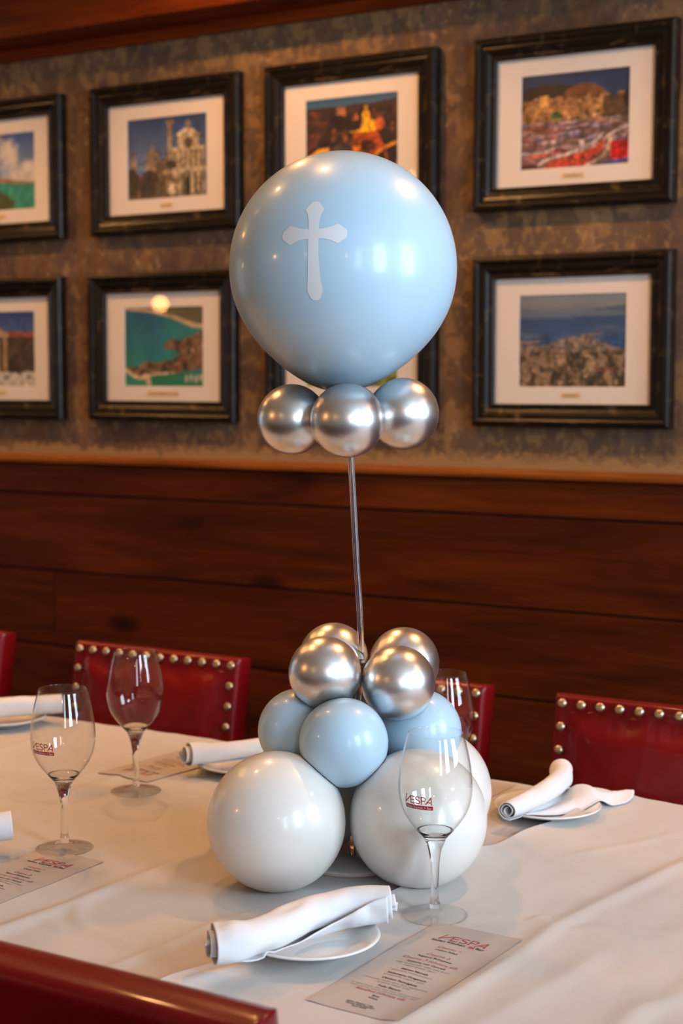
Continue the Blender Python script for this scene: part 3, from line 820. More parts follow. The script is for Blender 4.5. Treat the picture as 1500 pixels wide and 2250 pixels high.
DROP = 0.26
def cloth_mesh(name, xs_fn, nx, hfn, label, extra_edge):
    ny = 190
    # cross-section parameter: near drop, top, far drop
    svals = np.concatenate([np.linspace(-DROP, -0.014, 20), np.linspace(-0.009, 0.018, 9), np.linspace(0.024, TY1 - TY0 - 0.02, 140), np.linspace(TY1 - TY0 - 0.014, TY1 - TY0 + 0.009, 8), np.linspace(TY1 - TY0 + 0.014, TY1 - TY0 + DROP, 20)])
    ny = len(svals)
    SY, SX = np.meshgrid(svals, np.linspace(0, 1, nx), indexing='ij')
    R_ = 0.011
    yin = np.clip(SY, 0, TY1 - TY0) + TY0
    X = xs_fn(SX, yin)
    h = hfn(X, yin)
    Y = TY0 + SY; Z = TZ + h
    wtop = np.ones(X.shape)
    # near drop
    for side in (0, 1):
        d = -SY if side == 0 else SY - (TY1 - TY0)
        sgn = -1 if side == 0 else 1
        edge = TY0 if side == 0 else TY1
        m = d > -R_
        dd = d + R_
        ang = np.clip(dd / R_, 0, PI / 2)
        yy = edge - sgn * R_ * 0 + sgn * (np.sin(ang) * R_ - R_)
        zz = TZ + h * np.cos(ang) + (np.cos(ang) - 1) * R_ - np.clip(dd - R_ * PI / 2, 0, 9)
        fall = np.clip(dd - R_ * PI / 2, 0, 9)
        wave = 0.020 * sstep(0, 0.2, fall) * (0.9 + np.sin(X * 21 + 2.2 * vnoise(X * 4, 0 * X)))
        Y = np.where(m, yy + sgn * (wave + h * np.sin(ang) + 0.003 * np.sin(ang)), Y); Z = np.where(m, zz, Z)
    v = np.stack([X, Y, Z], -1).reshape(-1, 3)
    f = [(j * nx + i, j * nx + i + 1, (j + 1) * nx + i + 1, (j + 1) * nx + i) for j in range(ny - 1) for i in range(nx - 1)]
    o = mesh_obj(name, v, f, M['cloth'])
    return tag(o, label, 'tablecloth', 'white tablecloths')
XL0, XL1 = -3.9, -0.78
def xs_left(s, y_):
    # fine near the camera's view, coarser far away
    t = np.where(s < 0.25, XL0 + (s / 0.25) * (-2.3 - XL0), -2.3 + (s - 0.25) / 0.75 * (XL1 + 2.3))
    return t
cloth_mesh('tablecloth', xs_left, 330, cloth_low, 'lower white tablecloth on the left, running under the balloons', False)
def xs_right(s, y_):
    e = seam_x(y_)
    return e + (np.where(s < 0.6, s / 0.6 * 0.55, 0.55 + (s - 0.6) / 0.4 * 1.35))
cloth_mesh('tablecloth', xs_right, 240, cloth_high, 'upper white tablecloth on the right, its hem overlapping the other cloth', True)

def top_z(x, y_, r=0.0):
    """height of the linen at a spot (highest point within r)."""
    a = np.array([0.0]) if r == 0 else np.linspace(0, 2 * PI, 17)
    xx = np.concatenate([[x], x + r * np.cos(a)]); yy = np.concatenate([[y_], y_ + r * np.sin(a)])
    lo = cloth_low(xx, yy); hi = cloth_high(xx, yy)
    return TZ + float(np.max(np.where(xx > seam_x(yy), hi, lo)))

# ------------------------------------------------------------------ chairs
NAIL_ME = None
def nail_mesh():
    v, f = lathe_geo([(0.0088, 0.0), (0.0086, 0.0016), (0.0078, 0.0034), (0.0062, 0.0050), (0.0038, 0.0062), (0.0, 0.0067)], 14)
    me = bpy.data.meshes.new('nail_head'); me.from_pydata(v, [], f); me.polygons.foreach_set('use_smooth', [True] * len(f)); me.materials.append(M['nail_brass']); return me
NAIL_ME = nail_mesh()
CW, CZ0, CZ1 = 0.41, 0.40, 0.868
TILT = math.radians(9.5)
def pad_mesh(seed):
    """upholstered back: flat nailed border, stuffed centre, rounded edges; local y = out of the front (-y)."""
    nx, nz = 70, 60
    H_ = (CZ1 - CZ0) / math.cos(TILT)
    us = np.concatenate([[0, 0.004, 0.010], np.linspace(0.016, CW - 0.016, nx - 6), [CW - 0.010, CW - 0.004, CW]]) - CW / 2
    zs = np.concatenate([[0, 0.004, 0.010], np.linspace(0.016, H_ - 0.016, nz - 6), [H_ - 0.010, H_ - 0.004, H_]])
    UU, ZZ = np.meshgrid(us, zs)
    e = np.minimum(np.minimum(UU + CW / 2, CW / 2 - UU), np.minimum(ZZ + 9, H_ - ZZ))
    rnd = 0.012 - np.sqrt(np.clip(0.012 ** 2 - np.clip(0.012 - np.clip(e, 0, 0.012), 0, 0.012) ** 2, 0, None))
    bead = 0.0022 * np.exp(-((e - 0.005) / 0.004) ** 2)
    puff = 0.016 * sstep(0.024, 0.075, e) + 0.010 * sstep(0.05, 0.18, e)
    groove = -0.0025 * np.exp(-((e - 0.026) / 0.006) ** 2)
    wr = (fbm(UU * 42 + seed, ZZ * 20 + seed, 3) - 0.45) * 0.017 * np.exp(-((e - 0.046) / 0.020) ** 2)
    soft = (fbm(UU * 9 + seed * 2, ZZ * 9 + 3, 3) - 0.45) * 0.006 * sstep(0.03, 0.1, e)
    D = 0.026 - rnd + bead + puff + groove + wr + soft
    v = [(a, -d, z_) for a, d, z_ in zip(UU.ravel(), D.ravel(), ZZ.ravel())]
    nn = len(us); f = [(j * nn + i, j * nn + i + 1, (j + 1) * nn + i + 1, (j + 1) * nn + i) for j in range(len(zs) - 1) for i in range(nn - 1)]
    # back skin
    k = len(v); D2 = 0.026 - rnd + 0.004 * sstep(0.02, 0.1, e)
    v += [(a, d, z_) for a, d, z_ in zip(UU.ravel(), D2.ravel(), ZZ.ravel())]
    f += [tuple(reversed([q + k for q in t])) for t in f[:]]
    m = len(zs)
    for j in range(m - 1):
        f.append((j * nn, (j + 1) * nn, k + (j + 1) * nn, k + j * nn)); f.append((j * nn + nn - 1, k + j * nn + nn - 1, k + (j + 1) * nn + nn - 1, (j + 1) * nn + nn - 1))
    for i in range(nn - 1):
        f.append((i, k + i, k + i + 1, i + 1)); t = (m - 1) * nn; f.append((t + i, t + i + 1, k + t + i + 1, k + t + i))
    me = bpy.data.meshes.new('backrest'); me.from_pydata(v, [], f); me.polygons.foreach_set('use_smooth', [True] * len(f)); me.materials.append(M['red_leather'])
    return me, H_
SEAT = None
def chair(x, y_, face, label, seed, nails=True):
    """face = 0: sitter looks towards -y (far side); pi: near side."""
    r = empty('leather_chair', (x, y_, -0.012), face); tag(r, label, 'chair', 'red leather chairs around the table')
    me, H_ = pad_mesh(seed)
    b = data_obj('backrest', me, r, (0, -math.sin(TILT) * H_, CZ0 + 0.012), (-TILT, 0, 0))
    if nails:
        inset = 0.0165
        for k in range(12):
            data_obj('nail_head', NAIL_ME, b, (-CW / 2 + inset + (CW - 2 * inset) * k / 11, -0.0262, H_ - inset), (PI / 2, 0, 0))
        for s in (-1, 1):
            for k in range(1, 9):
                data_obj('nail_head', NAIL_ME, b, (s * (CW / 2 - inset), -0.0262, H_ - inset - 0.0395 * k), (PI / 2, 0, 0))
    # seat cushion
    v, f = box_geo(-0.215, 0.215, -0.485, -0.065, 0.405, 0.475)
    st = mesh_obj('seat', v, f, M['red_leather'], r)
    bm = bmesh.new(); bm.from_mesh(st.data); bmesh.ops.bevel(bm, geom=list(bm.edges), offset=0.022, segments=4, affect='EDGES', profile=0.6); bm.to_mesh(st.data); bm.free()
    st.data.polygons.foreach_set('use_smooth', [True] * len(st.data.polygons))
    box('seat_rail', -0.205, 0.205, -0.475, -0.07, 0.345, 0.404, M['dark_wood'], r, 0.004)
    for sx in (-1, 1):
        box('leg', sx * 0.185 - 0.019, sx * 0.185 + 0.019, -0.47, -0.432, 0, 0.345, M['dark_wood'], r, 0.003)
        vv, ff = tube_geo([(sx * 0.182, 0.03, 0), (sx * 0.182, -0.03, 0.2), (sx * 0.182, -0.085, 0.40), (sx * 0.182, -0.065, 0.50)], 0.019, 8)
        mesh_obj('leg', vv, ff, M['dark_wood'], r)
    return r
CY = 2.452
chair(-0.822, CY, 0, 'red leather nail-studded chair behind the plate with the draped napkin', 1.3)
chair(-1.362, CY, 0, 'red leather nail-studded chair mostly hidden behind the balloon cluster', 5.1)
chair(-1.885, CY, 0, 'red leather nail-studded chair fully seen behind the wine glasses on the left', 9.7)
chair(-2.495, CY, 0, 'red leather nail-studded chair cut off by the left edge of the picture', 12.9)
chair(-0.905, 1.045, PI, 'red leather chair seen from behind at the near side of the table', 3.3, nails=False)

# ------------------------------------------------------------------ plates
PLATE_PROF = [(0.0, 0.0030), (0.030, 0.0030), (0.033, 0.0), (0.037, 0.0), (0.045, 0.0035), (0.060, 0.0085), (0.074, 0.0135), (0.0795, 0.0160), (0.0805, 0.0172), (0.0800, 0.0183),
              (0.0785, 0.0186), (0.0755, 0.0178), (0.062, 0.0125), (0.053, 0.0085), (0.047, 0.0066), (0.040, 0.0060), (0.0, 0.0060)]
PV, PF = lathe_geo(PLATE_PROF, 72)
PLATE_ME = bpy.data.meshes.new('side_plate'); PLATE_ME.from_pydata(PV, [], PF); PLATE_ME.polygons.foreach_set('use_smooth', [True] * len(PF)); PLATE_ME.materials.append(M['china'])
PLATES = {'front': (-0.907, 1.447), 'right': (-0.903, 2.112), 'mid': (-1.440, 2.095), 'left': (-1.545, 1.470), 'far': (-2.03, 2.150)}
PLATE_LAB = {'front': 'white china side plate at the front beside the printed menu', 'right': 'white china side plate under the draped napkin on the right',
             'mid': 'white china side plate half hidden by the white balloons', 'left': 'white china side plate at the left picture edge under a napkin tip', 'far': 'white china side plate at the far left of the table'}
PZ = {}
for k_, (x, y_) in PLATES.items():
    PZ[k_] = top_z(x, y_, 0.036) + 0.0002
    o = data_obj('side_plate', PLATE_ME, None, (x, y_, PZ[k_]))
    tag(o, PLATE_LAB[k_], 'plate', 'side plates')

# ------------------------------------------------------------------ rolled napkins
def napkin(axis, radius, turns, label, inner=0.42, squash=0.86, seed=0.0, flap=None, twist=0.0, diag=0.0, th_end=-PI / 2, rough=0.0016, plate=None):
    nt, ns = 90, 120
    A = spline(axis, nt)
    rad = spline([(q,) for q in radius], nt)[:, 0]
    T = np.gradient(A, axis=0); T /= np.linalg.norm(T, axis=1)[:, None]
    N = np.cross(T, np.array([0, 0, 1.0])); N /= np.linalg.norm(N, axis=1)[:, None]
    B = np.cross(N, T)
    faces = []
    nf = 26 if flap else 0
    t = np.linspace(0, 1, nt)[:, None]
    j = np.arange(ns + nf)[None, :]
    sv = np.minimum(j / (ns - 1), 1.0)
    th = th_end + twist * (t - 0.5) - 2 * PI * turns * (1 - sv)
    rr = rad[:, None] * (inner + (1 - inner) * sv)
    rr = rr * (1 + 0.05 * np.sin(2 * th + seed + 4 * t) * (0.4 + 0.6 * sv))
    rr = rr + rough * (vnoise(t * 9 + seed + 0 * th, th * 1.3 + seed * 3 + 40) - 0.5) * 2
    slide = (t - 0.5) * 2 * diag * (sv - 0.5)          # the ends are not cut square: layers telescope a little
    P = A[:, None, :] + T[:, None, :] * slide[..., None] + N[:, None, :] * (rr * np.cos(th))[..., None] + B[:, None, :] * (rr * squash * np.sin(th))[..., None]
    if flap:
        d = np.clip((j - ns + 1) / nf, 0, 1)
        P = P + N[:, None, :] * (flap['len'](t) * d)[..., None]
        zf_ = flap['z'](P[:, ns:, 0], P[:, ns:, 1], t, d[:, ns:])
        wf = sstep(0.12, 0.42, t)
        zf_ = P[:, ns:, 2] * (1 - wf) + zf_ * wf
        P[:, ns:, 2] = np.where(d[:, ns:] < 0.2, P[:, ns:, 2] * (1 - d[:, ns:] / 0.2) + zf_ * d[:, ns:] / 0.2, zf_)
        for _ in range(4):                                  # soften the drape
            q = P[:, ns:, 2].copy()
            q[1:-1, 1:-1] = (P[:-2, ns + 1:-1, 2] + P[2:, ns + 1:-1, 2] + P[1:-1, ns:-2, 2] + P[1:-1, ns + 2:, 2] + 2 * P[1:-1, ns + 1:-1, 2]) / 6
            q[-1, 1:-1] = (q[-2, 1:-1] + q[-1, :-2] + q[-1, 2:]) / 3; q[:, -1] = (q[:, -1] + q[:, -2]) / 2
            P[:, ns:, 2] = q
    if plate:                                           # the roll settles on the plate and its rim
        cx_, cy_ = PLATES[plate]; rp = np.hypot(P[..., 0] - cx_, P[..., 1] - cy_)
        on = PZ[plate] + np.interp(rp, [0, 0.047, 0.062, 0.0755, 0.0805, 0.083], [0.0068, 0.0075, 0.0135, 0.0190, 0.0196, 0.0170])
        P[..., 2] = np.where(rp < 0.083, np.maximum(P[..., 2], on + 0.0011 * sv), P[..., 2])
    verts = P.reshape(-1, 3)
    W_ = ns + nf
    for i in range(nt - 1):
        for j in range(W_ - 1):
            faces.append((i * W_ + j, i * W_ + j + 1, (i + 1) * W_ + j + 1, (i + 1) * W_ + j))
    o = mesh_obj('napkin', verts, faces, M['napkin'])
    so = o.modifiers.new('thick', 'SOLIDIFY'); so.thickness = 0.0011; so.offset = 0.0
    return tag(o, label, 'napkin', 'rolled white napkins')
zf = PZ['front']
napkin([(-0.949, 1.314, zf + 0.0370), (-0.925, 1.341, zf + 0.0375), (-0.917, 1.386, zf + 0.0365), (-0.912, 1.438, zf + 0.0360), (-0.896, 1.481, zf + 0.0375), (-0.871, 1.508, zf + 0.0395), (-0.844, 1.526, zf + 0.0400)],
       [0.0280, 0.0255, 0.0238, 0.0236, 0.0250, 0.0256, 0.0250], 2.6, 'thick rolled white napkin across the front plate beside the menu', 0.22, 0.94, 2.0, twist=2.6, diag=-0.014, th_end=-0.6, plate='front', rough=0.0034)
zr = PZ['right']
def linen_z(X, Y):
    return TZ + np.where(X > seam_x(Y), cloth_high(X, Y), cloth_low(X, Y))
def plate_height(key):
    cx_, cy_ = PLATES[key]; z0 = PZ[key]
    def fn(x, y_):
        r = np.hypot(x - cx_, y_ - cy_)
        on = z0 + np.interp(r, [0, 0.047, 0.062, 0.0755, 0.0825], [0.0062, 0.0068, 0.0127, 0.0182, 0.0190])
        return np.where(r < 0.0825, on, np.maximum(linen_z(x, y_) + 0.0008, z0 + 0.019 - (r - 0.0825) * 0.75))
    return fn
pr_ = plate_height('right')
def flap_z(x, y_, t, d):
    arch = 0.010 * np.sin(PI * np.minimum(1, d * 1.1)) * (0.5 + t) + 0.010 * np.sin(9 * t + 3 * d) * d * (1 - d)
    return pr_(x, y_) + 0.0015 + np.maximum(0.0, arch)
napkin([(-0.915, 1.996, zr + 0.0330), (-0.908, 2.060, zr + 0.0335), (-0.905, 2.130, zr + 0.0345), (-0.912, 2.190, zr + 0.0370), (-0.928, 2.226, zr + 0.0400)],
       [0.0150, 0.0165, 0.0180, 0.0195, 0.0205], 2.4, 'rolled white napkin on the right with a loose flap draped over its plate', 0.35, 1.0, 1.0,
       flap=dict(len=lambda t: 0.004 + 0.108 * sstep(0.14, 0.92, t), z=flap_z), twist=0.0, plate='right', rough=0.0012)
zm = PZ['mid']
napkin([(-1.497, 2.008, zm + 0.0375), (-1.472, 2.052, zm + 0.0360), (-1.442, 2.105, zm + 0.0350), (-1.405, 2.165, zm + 0.0370), (-1.392, 2.19, zm + 0.038)],
       [0.0235, 0.0195, 0.0180, 0.0185, 0.0200], 2.3, 'rolled white napkin with a flared end, partly behind the white balloons', 0.35, 0.95, 4.0, twist=1.2, diag=-0.018, plate='mid', rough=0.0012)
zl = PZ['left']
napkin([(-1.462, 1.560, zl + 0.040), (-1.500, 1.518, zl + 0.0375), (-1.545, 1.468, zl + 0.0365), (-1.600, 1.400, zl + 0.038)],
       [0.0215, 0.0205, 0.0200, 0.0200], 2.3, 'rolled white napkin of which only the tip enters at the left edge', 0.35, 0.95, 6.0, twist=0.8, plate='left', rough=0.0014)
zz5 = PZ['far']
napkin([(-1.948, 2.222, zz5 + 0.0385), (-1.985, 2.185, zz5 + 0.037), (-2.035, 2.135, zz5 + 0.0365), (-2.095, 2.075, zz5 + 0.038)],
       [0.0205, 0.0205, 0.0205, 0.0205], 2.3, 'rolled white napkin at the far left end of the table', 0.35, 0.95, 8.0, twist=0.5, plate='far', rough=0.0012)

# ------------------------------------------------------------------ lettering helpers: the house logo from thin strokes
def ribbon(pts, wd, v, f):
    P = np.array(pts, float)
    for a, b in zip(P[:-1], P[1:]):
        d = b - a; L_ = np.linalg.norm(d); d /= L_; n_ = np.array([-d[1], d[0]]) * wd / 2
        q = max(1, int(L_ / 0.06)); a2, b2 = a - d * wd * 0.35, b + d * wd * 0.35
        k = len(v)
        for i in range(q + 1):
            c = a2 + (b2 - a2) * i / q; v.append(tuple(c + n_)); v.append(tuple(c - n_))
        for i in range(q): f.append((k + 2 * i + 1, k + 2 * i + 3, k + 2 * i + 2, k + 2 * i))
def logo_geo(wd=0.11):
    """VESPA, cap height 1, lower left at the origin; about 4.2 wide."""
    v, f = [], []
    ribbon([(0.30, 1.12), (0.02, 0.0), (0.98, 0.92)], wd, v, f)                                   # V
    ribbon([(1.62, 0.94), (1.02, 0.94), (1.02, 0.04), (1.62, 0.04)], wd, v, f); ribbon([(1.02, 0.5), (1.55, 0.5)], wd, v, f)     # E
    s = [(2.36, 0.84), (2.22, 0.94), (1.98, 0.94), (1.84, 0.82), (1.84, 0.64), (1.98, 0.53), (2.22, 0.46), (2.36, 0.34), (2.36, 0.16), (2.22, 0.04), (1.96, 0.04), (1.82, 0.14)]
    ribbon(s, wd, v, f)                                                                           # S
    ribbon([(2.62, 0.0), (2.62, 0.94), (3.02, 0.94), (3.18, 0.84), (3.18, 0.58), (3.02, 0.47), (2.62, 0.47)], wd, v, f)          # P
    ribbon([(3.22, 0.0), (3.95, 0.96), (4.0, 0.0)], wd, v, f); ribbon([(3.40, 0.28), (4.0, 0.28)], wd, v, f)                     # A
    return np.array(v), f

# ------------------------------------------------------------------ menus
MW, ML = 0.113, 0.278
def join_text(lines):
    V, F = [], []
    for body, y_, size, bold, shear in lines:
        tv, tf = text_geo(body, size, bold, shear)
        k = len(V)
        V += [(p_[0], p_[1] + y_, 0) for p_ in tv]; F += [tuple(i + k for i in q) for q in tf]
    return V, F
RED_LINES = [('Course 1:', 0.066, 0.0078, 0.0, 0.25), ('Course 2:', 0.040, 0.0078, 0.0, 0.25), ('Course 3 (choice of):', 0.021, 0.0082, 0.0, 0.25), ('Alcohol (choice of):', -0.0845, 0.0078, 0.0001, 0.1)]
BLK_LINES = [('Caesar Salad', 0.058, 0.0056, 0.0001, 0), ('Rigatoni Bolognese', 0.032, 0.0056, 0.0001, 0), ('Salmone con Carciofi', 0.0125, 0.0056, 0.0001, 0),
             ('Manzo Marsala', -0.012, 0.0056, 0.00015, 0), ('Melanzane Oreganata', -0.029, 0.0056, 0.00015, 0), ('Chicken Parmigiana', -0.045, 0.0056, 0.00015, 0), ('Pollo Bianco', -0.066, 0.0056, 0.00015, 0),
             ('Beer', -0.0925, 0.0052, 0.0001, 0), ('Wine', -0.0990, 0.0052, 0.0001, 0)]
SMALL = [('olive oil, artichoke, white wine lemon', 0.0055, 0.0045, 0, 0), ('roasted potato, capers', -0.0005, 0.0045, 0, 0), ('mushroom, roasted potatoes', -0.0185, 0.0045, 0, 0),
         ('breadcrumb, oregano, garlic', -0.035, 0.0045, 0, 0), ('mozzarella, tomato sauce, basil, capellini pasta', -0.0515, 0.0042, 0, 0), ('parmesan cheese, herbs', -0.057, 0.0042, 0, 0),
         ('artichoke hearts, white wine sauce, sun dried tomato', -0.0722, 0.0040, 0, 0), ('chicken breast, spinach, mascarpone, lemon, capers', -0.0772, 0.0040, 0, 0)]
def menu_meshes():
    head = join_text(RED_LINES)
    V, F = [], []
    lg, lf = logo_geo(0.115); sc = 0.0148
    k = len(V); V += [((p_[0] - 2.0) * sc + 0.001, p_[1] * sc + 0.092, 0) for p_ in lg]; F += [tuple(i + k for i in q) for q in lf]
    # small red crest between Kitchen and Bar
    k = len(V)
    for (a, b, c, d) in ((0.0145, 0.0215, 0.0855, 0.0868), (0.0145, 0.0158, 0.0832, 0.0895), (0.0202, 0.0215, 0.0832, 0.0895), (0.0172, 0.0188, 0.0832, 0.0895)):
        k = len(V); V += [(a, c, 0), (b, c, 0), (b, d, 0), (a, d, 0)]; F.append((k, k + 1, k + 2, k + 3))
    red = (V, F)
    L_ = [('Italian Kitchen', 0.0845, 0.0076, 0.00012, 0)]
    tv, tf = text_geo('Italian Kitchen', 0.0076, 0.00012); V2 = [(p_[0] - 0.012, p_[1] + 0.0843, 0) for p_ in tv]; F2 = list(tf)
    tv, tf = text_geo('Bar', 0.0076, 0.00012); k = len(V2); V2 += [(p_[0] + 0.0285, p_[1] + 0.0843, 0) for p_ in tv]; F2 += [tuple(i + k for i in q) for q in tf]
    bv, bf = join_text(BLK_LINES); k = len(V2); V2 += bv; F2 += [tuple(i + k for i in q) for q in bf]
    V3, F3 = join_text(SMALL)
    for r_ in range(3):
        tv, tf = text_geo(['Italian Kitchen + Bar', 'Caesar Salad Rigatoni', 'Beer Wine'][r_], 0.0040, 0.0002); k = len(V3)
        V3 += [(p_[0] - 0.004 + 0.002 * r_, p_[1] - 0.1170 - 0.0042 * r_, 0) for p_ in tv]; F3 += [tuple(i + k for i in q) for q in tf]
    return red, head, (V2, F2), (V3, F3)
ML_, MR_, MB_, MS_ = menu_meshes()
def bend(x, y_):      # a sheet that does not lie quite flat
    return 0.0012 * sstep(0.03, MW / 2, -x) * (0.5 + 0.5 * np.sin(y_ * 26 + 0.6)) + 0.0010 * sstep(0.11, 0.139, y_)
mx, my = np.meshgrid(np.linspace(-MW / 2, MW / 2, 20), np.linspace(-ML / 2, ML / 2, 46))
SHEET_V = np.stack([mx.ravel(), my.ravel(), 0 * mx.ravel()], -1)
SHEET_F = [(j * 20 + i, j * 20 + i + 1, (j + 1) * 20 + i + 1, (j + 1) * 20 + i) for j in range(45) for i in range(19)]
def menu(x, y_, rz, label):
    """a card that follows the linen it lies on"""
    cs, sn = math.cos(rz), math.sin(rz)
    z0 = float(linen_z(np.array([x]), np.array([y_]))[0])
    def sheet(name, V, F, mat, dz):
        V = np.array(V, float)
        X, Y = x + cs * V[:, 0] - sn * V[:, 1], y_ + sn * V[:, 0] + cs * V[:, 1]
        z = 0
        for ox, oy in ((0, 0), (0.009, 0), (-0.009, 0), (0, 0.009), (0, -0.009)): z = z + linen_z(X + ox, Y + oy) / 5     # paper is stiffer than cloth
        z = np.maximum(z, linen_z(X, Y)) - z0 + bend(V[:, 0], V[:, 1]) + 0.0007 + dz
        me = bpy.data.meshes.new(name); me.from_pydata([(a_, b_, c_) for a_, b_, c_ in zip(V[:, 0], V[:, 1], z)], [], F); me.materials.append(mat); return me
    me = sheet('menu_card', SHEET_V, SHEET_F, M['menu_paper'], 0.0); me.polygons.foreach_set('use_smooth', [True] * len(me.polygons))
    o = data_obj('menu_card', me, None, (x, y_, z0), (0, 0, rz)); tag(o, label, 'menu', 'printed menu cards')
    for nm, (V, F), mt in (('house_logo', ML_, 'ink_red'), ('course_headings', MR_, 'ink_red'), ('dish_lines', MB_, 'ink'), ('fine_print', MS_, 'ink_soft')):
        data_obj(nm, sheet(nm, V, F, M[mt], 0.0003), o)['kind'] = 'stuff'
menu(-0.776, 1.466, math.radians(-2.2), 'printed menu card at the front below the wine glass foot')
menu(-1.386, 1.455, math.radians(-1.5), 'printed menu card at the left, partly out of the picture')
menu(-1.573, 2.092, math.radians(180 - 6), 'upside-down menu card behind the second wine glass on the left')
menu(-1.075, 2.112, math.radians(180 - 2), 'menu card mostly hidden behind the white balloons, near the far edge')

# ------------------------------------------------------------------ wine glasses
GH = 0.225
outer_all = spline([(0.0135, 0.0955), (0.0215, 0.1045), (0.0305, 0.1155), (0.0385, 0.1285), (0.0432, 0.1430), (0.0448, 0.1570), (0.0443, 0.1710), (0.0424, 0.1860), (0.0391, 0.2030), (0.0362, 0.2150), (0.0335, GH)], 46)
TH = 0.0009
outer = outer_all[outer_all[:, 1] > 0.1040]
cup = outer_all[outer_all[:, 1] <= 0.1040]
bowl_prof = [tuple(q) for q in outer] + [(outer[-1][0] - TH * 0.5, GH + 0.0004)] + [(r - TH, z) for r, z in outer[::-1]]
stem_prof = [(0.0, 0.0990), (0.007, 0.0994), (0.013, 0.1008), (0.0175, 0.1028), (outer[0][0] - 0.0010, outer[0][1] + 0.0003), (outer[0][0], outer[0][1])] + [tuple(q) for q in cup[::-1]] + [ (0.0125, 0.0925), (0.0105, 0.0880), (0.0085, 0.0820), (0.0068, 0.0740), (0.0056, 0.0640), (0.0050, 0.0500), (0.0048, 0.0360), (0.0050, 0.0240),
             (0.0054, 0.0185), (0.0064, 0.0160), (0.0066, 0.0135), (0.0060, 0.0110), (0.0058, 0.0085)]
foot_prof = [(0.0058, 0.0085), (0.0068, 0.0068), (0.011, 0.0052), (0.020, 0.0036), (0.032, 0.0023), (0.0385, 0.0017), (0.0402, 0.0010), (0.0395, 0.0002), (0.036, 0.0002), (0.02, 0.0010), (0.0, 0.0014)]
def lathe_me(name, prof, mat, n_=64):
    v, f = lathe_geo(prof, n_); me = bpy.data.meshes.new(name); me.from_pydata(v, [], f); me.polygons.foreach_set('use_smooth', [True] * len(f)); me.materials.append(mat)
    bm = bmesh.new(); bm.from_mesh(me); bmesh.ops.recalc_face_normals(bm, faces=bm.faces); bm.to_mesh(me); bm.free(); return me
BOWL_ME = lathe_me('bowl', bowl_prof, M['bowl_glass'], 96)
SF = [(r, z) for r, z in stem_prof]
STEM_ME = lathe_me('stem', stem_prof, M['clear_glass']); FOOT_ME = lathe_me('foot', foot_prof, M['foot_glass'])
for me_ in (STEM_ME, FOOT_ME):      # normals outward
    pass
def wrap(V, F, name, mat, off):
    """wrap flat art (x along the girth, y up, metres) round the bowl, centred on azimuth 0 = +x."""
    zz = np.array(V)[:, 1]; xx = np.array(V)[:, 0]
    rz_ = np.interp(zz, outer[:, 1], outer[:, 0]) + off
    a = xx / 0.0448
    me = bpy.data.meshes.new(name); me.from_pydata([(r * math.cos(q), r * math.sin(q), z) for r, q, z in zip(rz_, a, zz)], [], F); me.materials.append(mat); return me
def subdivide(V, F, n_=1):
    return V, F
lg, lf = logo_geo(0.135)
sc = 0.0090
LV = [((p_[0] - 2.0) * sc, p_[1] * sc + 0.1480, 0) for p_ in lg]; LF = list(lf)
k = len(LV)
for i in range(15):      # solid band under the name
    x0 = -0.0185 + 0.0385 * i / 14; LV += [(x0, 0.1412, 0), (x0, 0.1462, 0)]
for i in range(14): LF.append((k + 2 * i, k + 2 * i + 2, k + 2 * i + 3, k + 2 * i + 1))
LOGO_ME = wrap(LV, LF, 'logo_print', M['logo_red'], 0.00025)
tv, tf = text_geo('Italian Kitchen + Bar', 0.0042, 0.00005)
TXT_ME = wrap([(p_[0] + 0.0008, p_[1] + 0.1423, 0) for p_ in tv], tf, 'logo_lettering', M['logo_white'], 0.0004)
CAMXY = (0.0, 0.0)
def wine_glass(x, y_, logo_az, label):
    z = top_z(x, y_, 0.038)
    g = empty('wine_glass', (x, y_, z + 0.0002)); tag(g, label, 'wine glass', 'empty stemmed wine glasses')
    b = data_obj('bowl', BOWL_ME, g); data_obj('stem', STEM_ME, g); data_obj('foot', FOOT_ME, g)
    to_cam = math.atan2(-y_, -x)
    lo_ = data_obj('logo_print', LOGO_ME, b, (0, 0, 0), (0, 0, to_cam + math.radians(logo_az))); lo_['label'] = 'red house logo printed on the glass'
    lt_ = data_obj('logo_lettering', TXT_ME, b, (0, 0, 0), (0, 0, to_cam + math.radians(logo_az)))
wine_glass(-0.842, 1.629, -29, 'large wine glass with red logo at the front, overlapping the white balloons')
wine_glass(-1.415, 1.615, -42, 'wine glass with red logo nearest the left picture edge')
wine_glass(-1.515, 1.900, 150, 'wine glass on the left in front of the studded chair')
wine_glass(-1.013, 1.985, 150, 'wine glass half hidden behind the blue balloons')

# ------------------------------------------------------------------ balloon centrepiece
BAL = []     # (name, centre, radius, material, vertical stretch)
C0 = Vector((-1.045, 1.775, 0.0))
zb = top_z(C0.x, C0.y, 0.06)
root = empty('balloon_centrepiece', (C0.x, C0.y, zb))
tag(root, 'balloon centrepiece of white, blue and chrome silver balloons with a tall topper', 'balloon display')
inv = -Vector((C0.x, C0.y, zb))
WHITE = [((-1.071, 1.630, 0.8385), 0.0895), ((-0.922, 1.735, 0.8385), 0.0895), ((-0.978, 1.872, 0.836), 0.087), ((-1.117, 1.790, 0.836), 0.087)]
BLUE = [((-1.0075, 1.691, 0.9365), 0.0577), ((-1.094, 1.721, 0.9370), 0.0556), ((-0.970, 1.8295, 0.9290), 0.0568), ((-1.057, 1.862, 0.935), 0.056)]
SILV = [((-1.0525, 1.7187, 1.0190), 0.0482), ((-0.9745, 1.7757, 1.0040), 0.0494), ((-1.0896, 1.8022, 1.0232), 0.0478), ((-1.0112, 1.8599, 1.0145), 0.0488)]
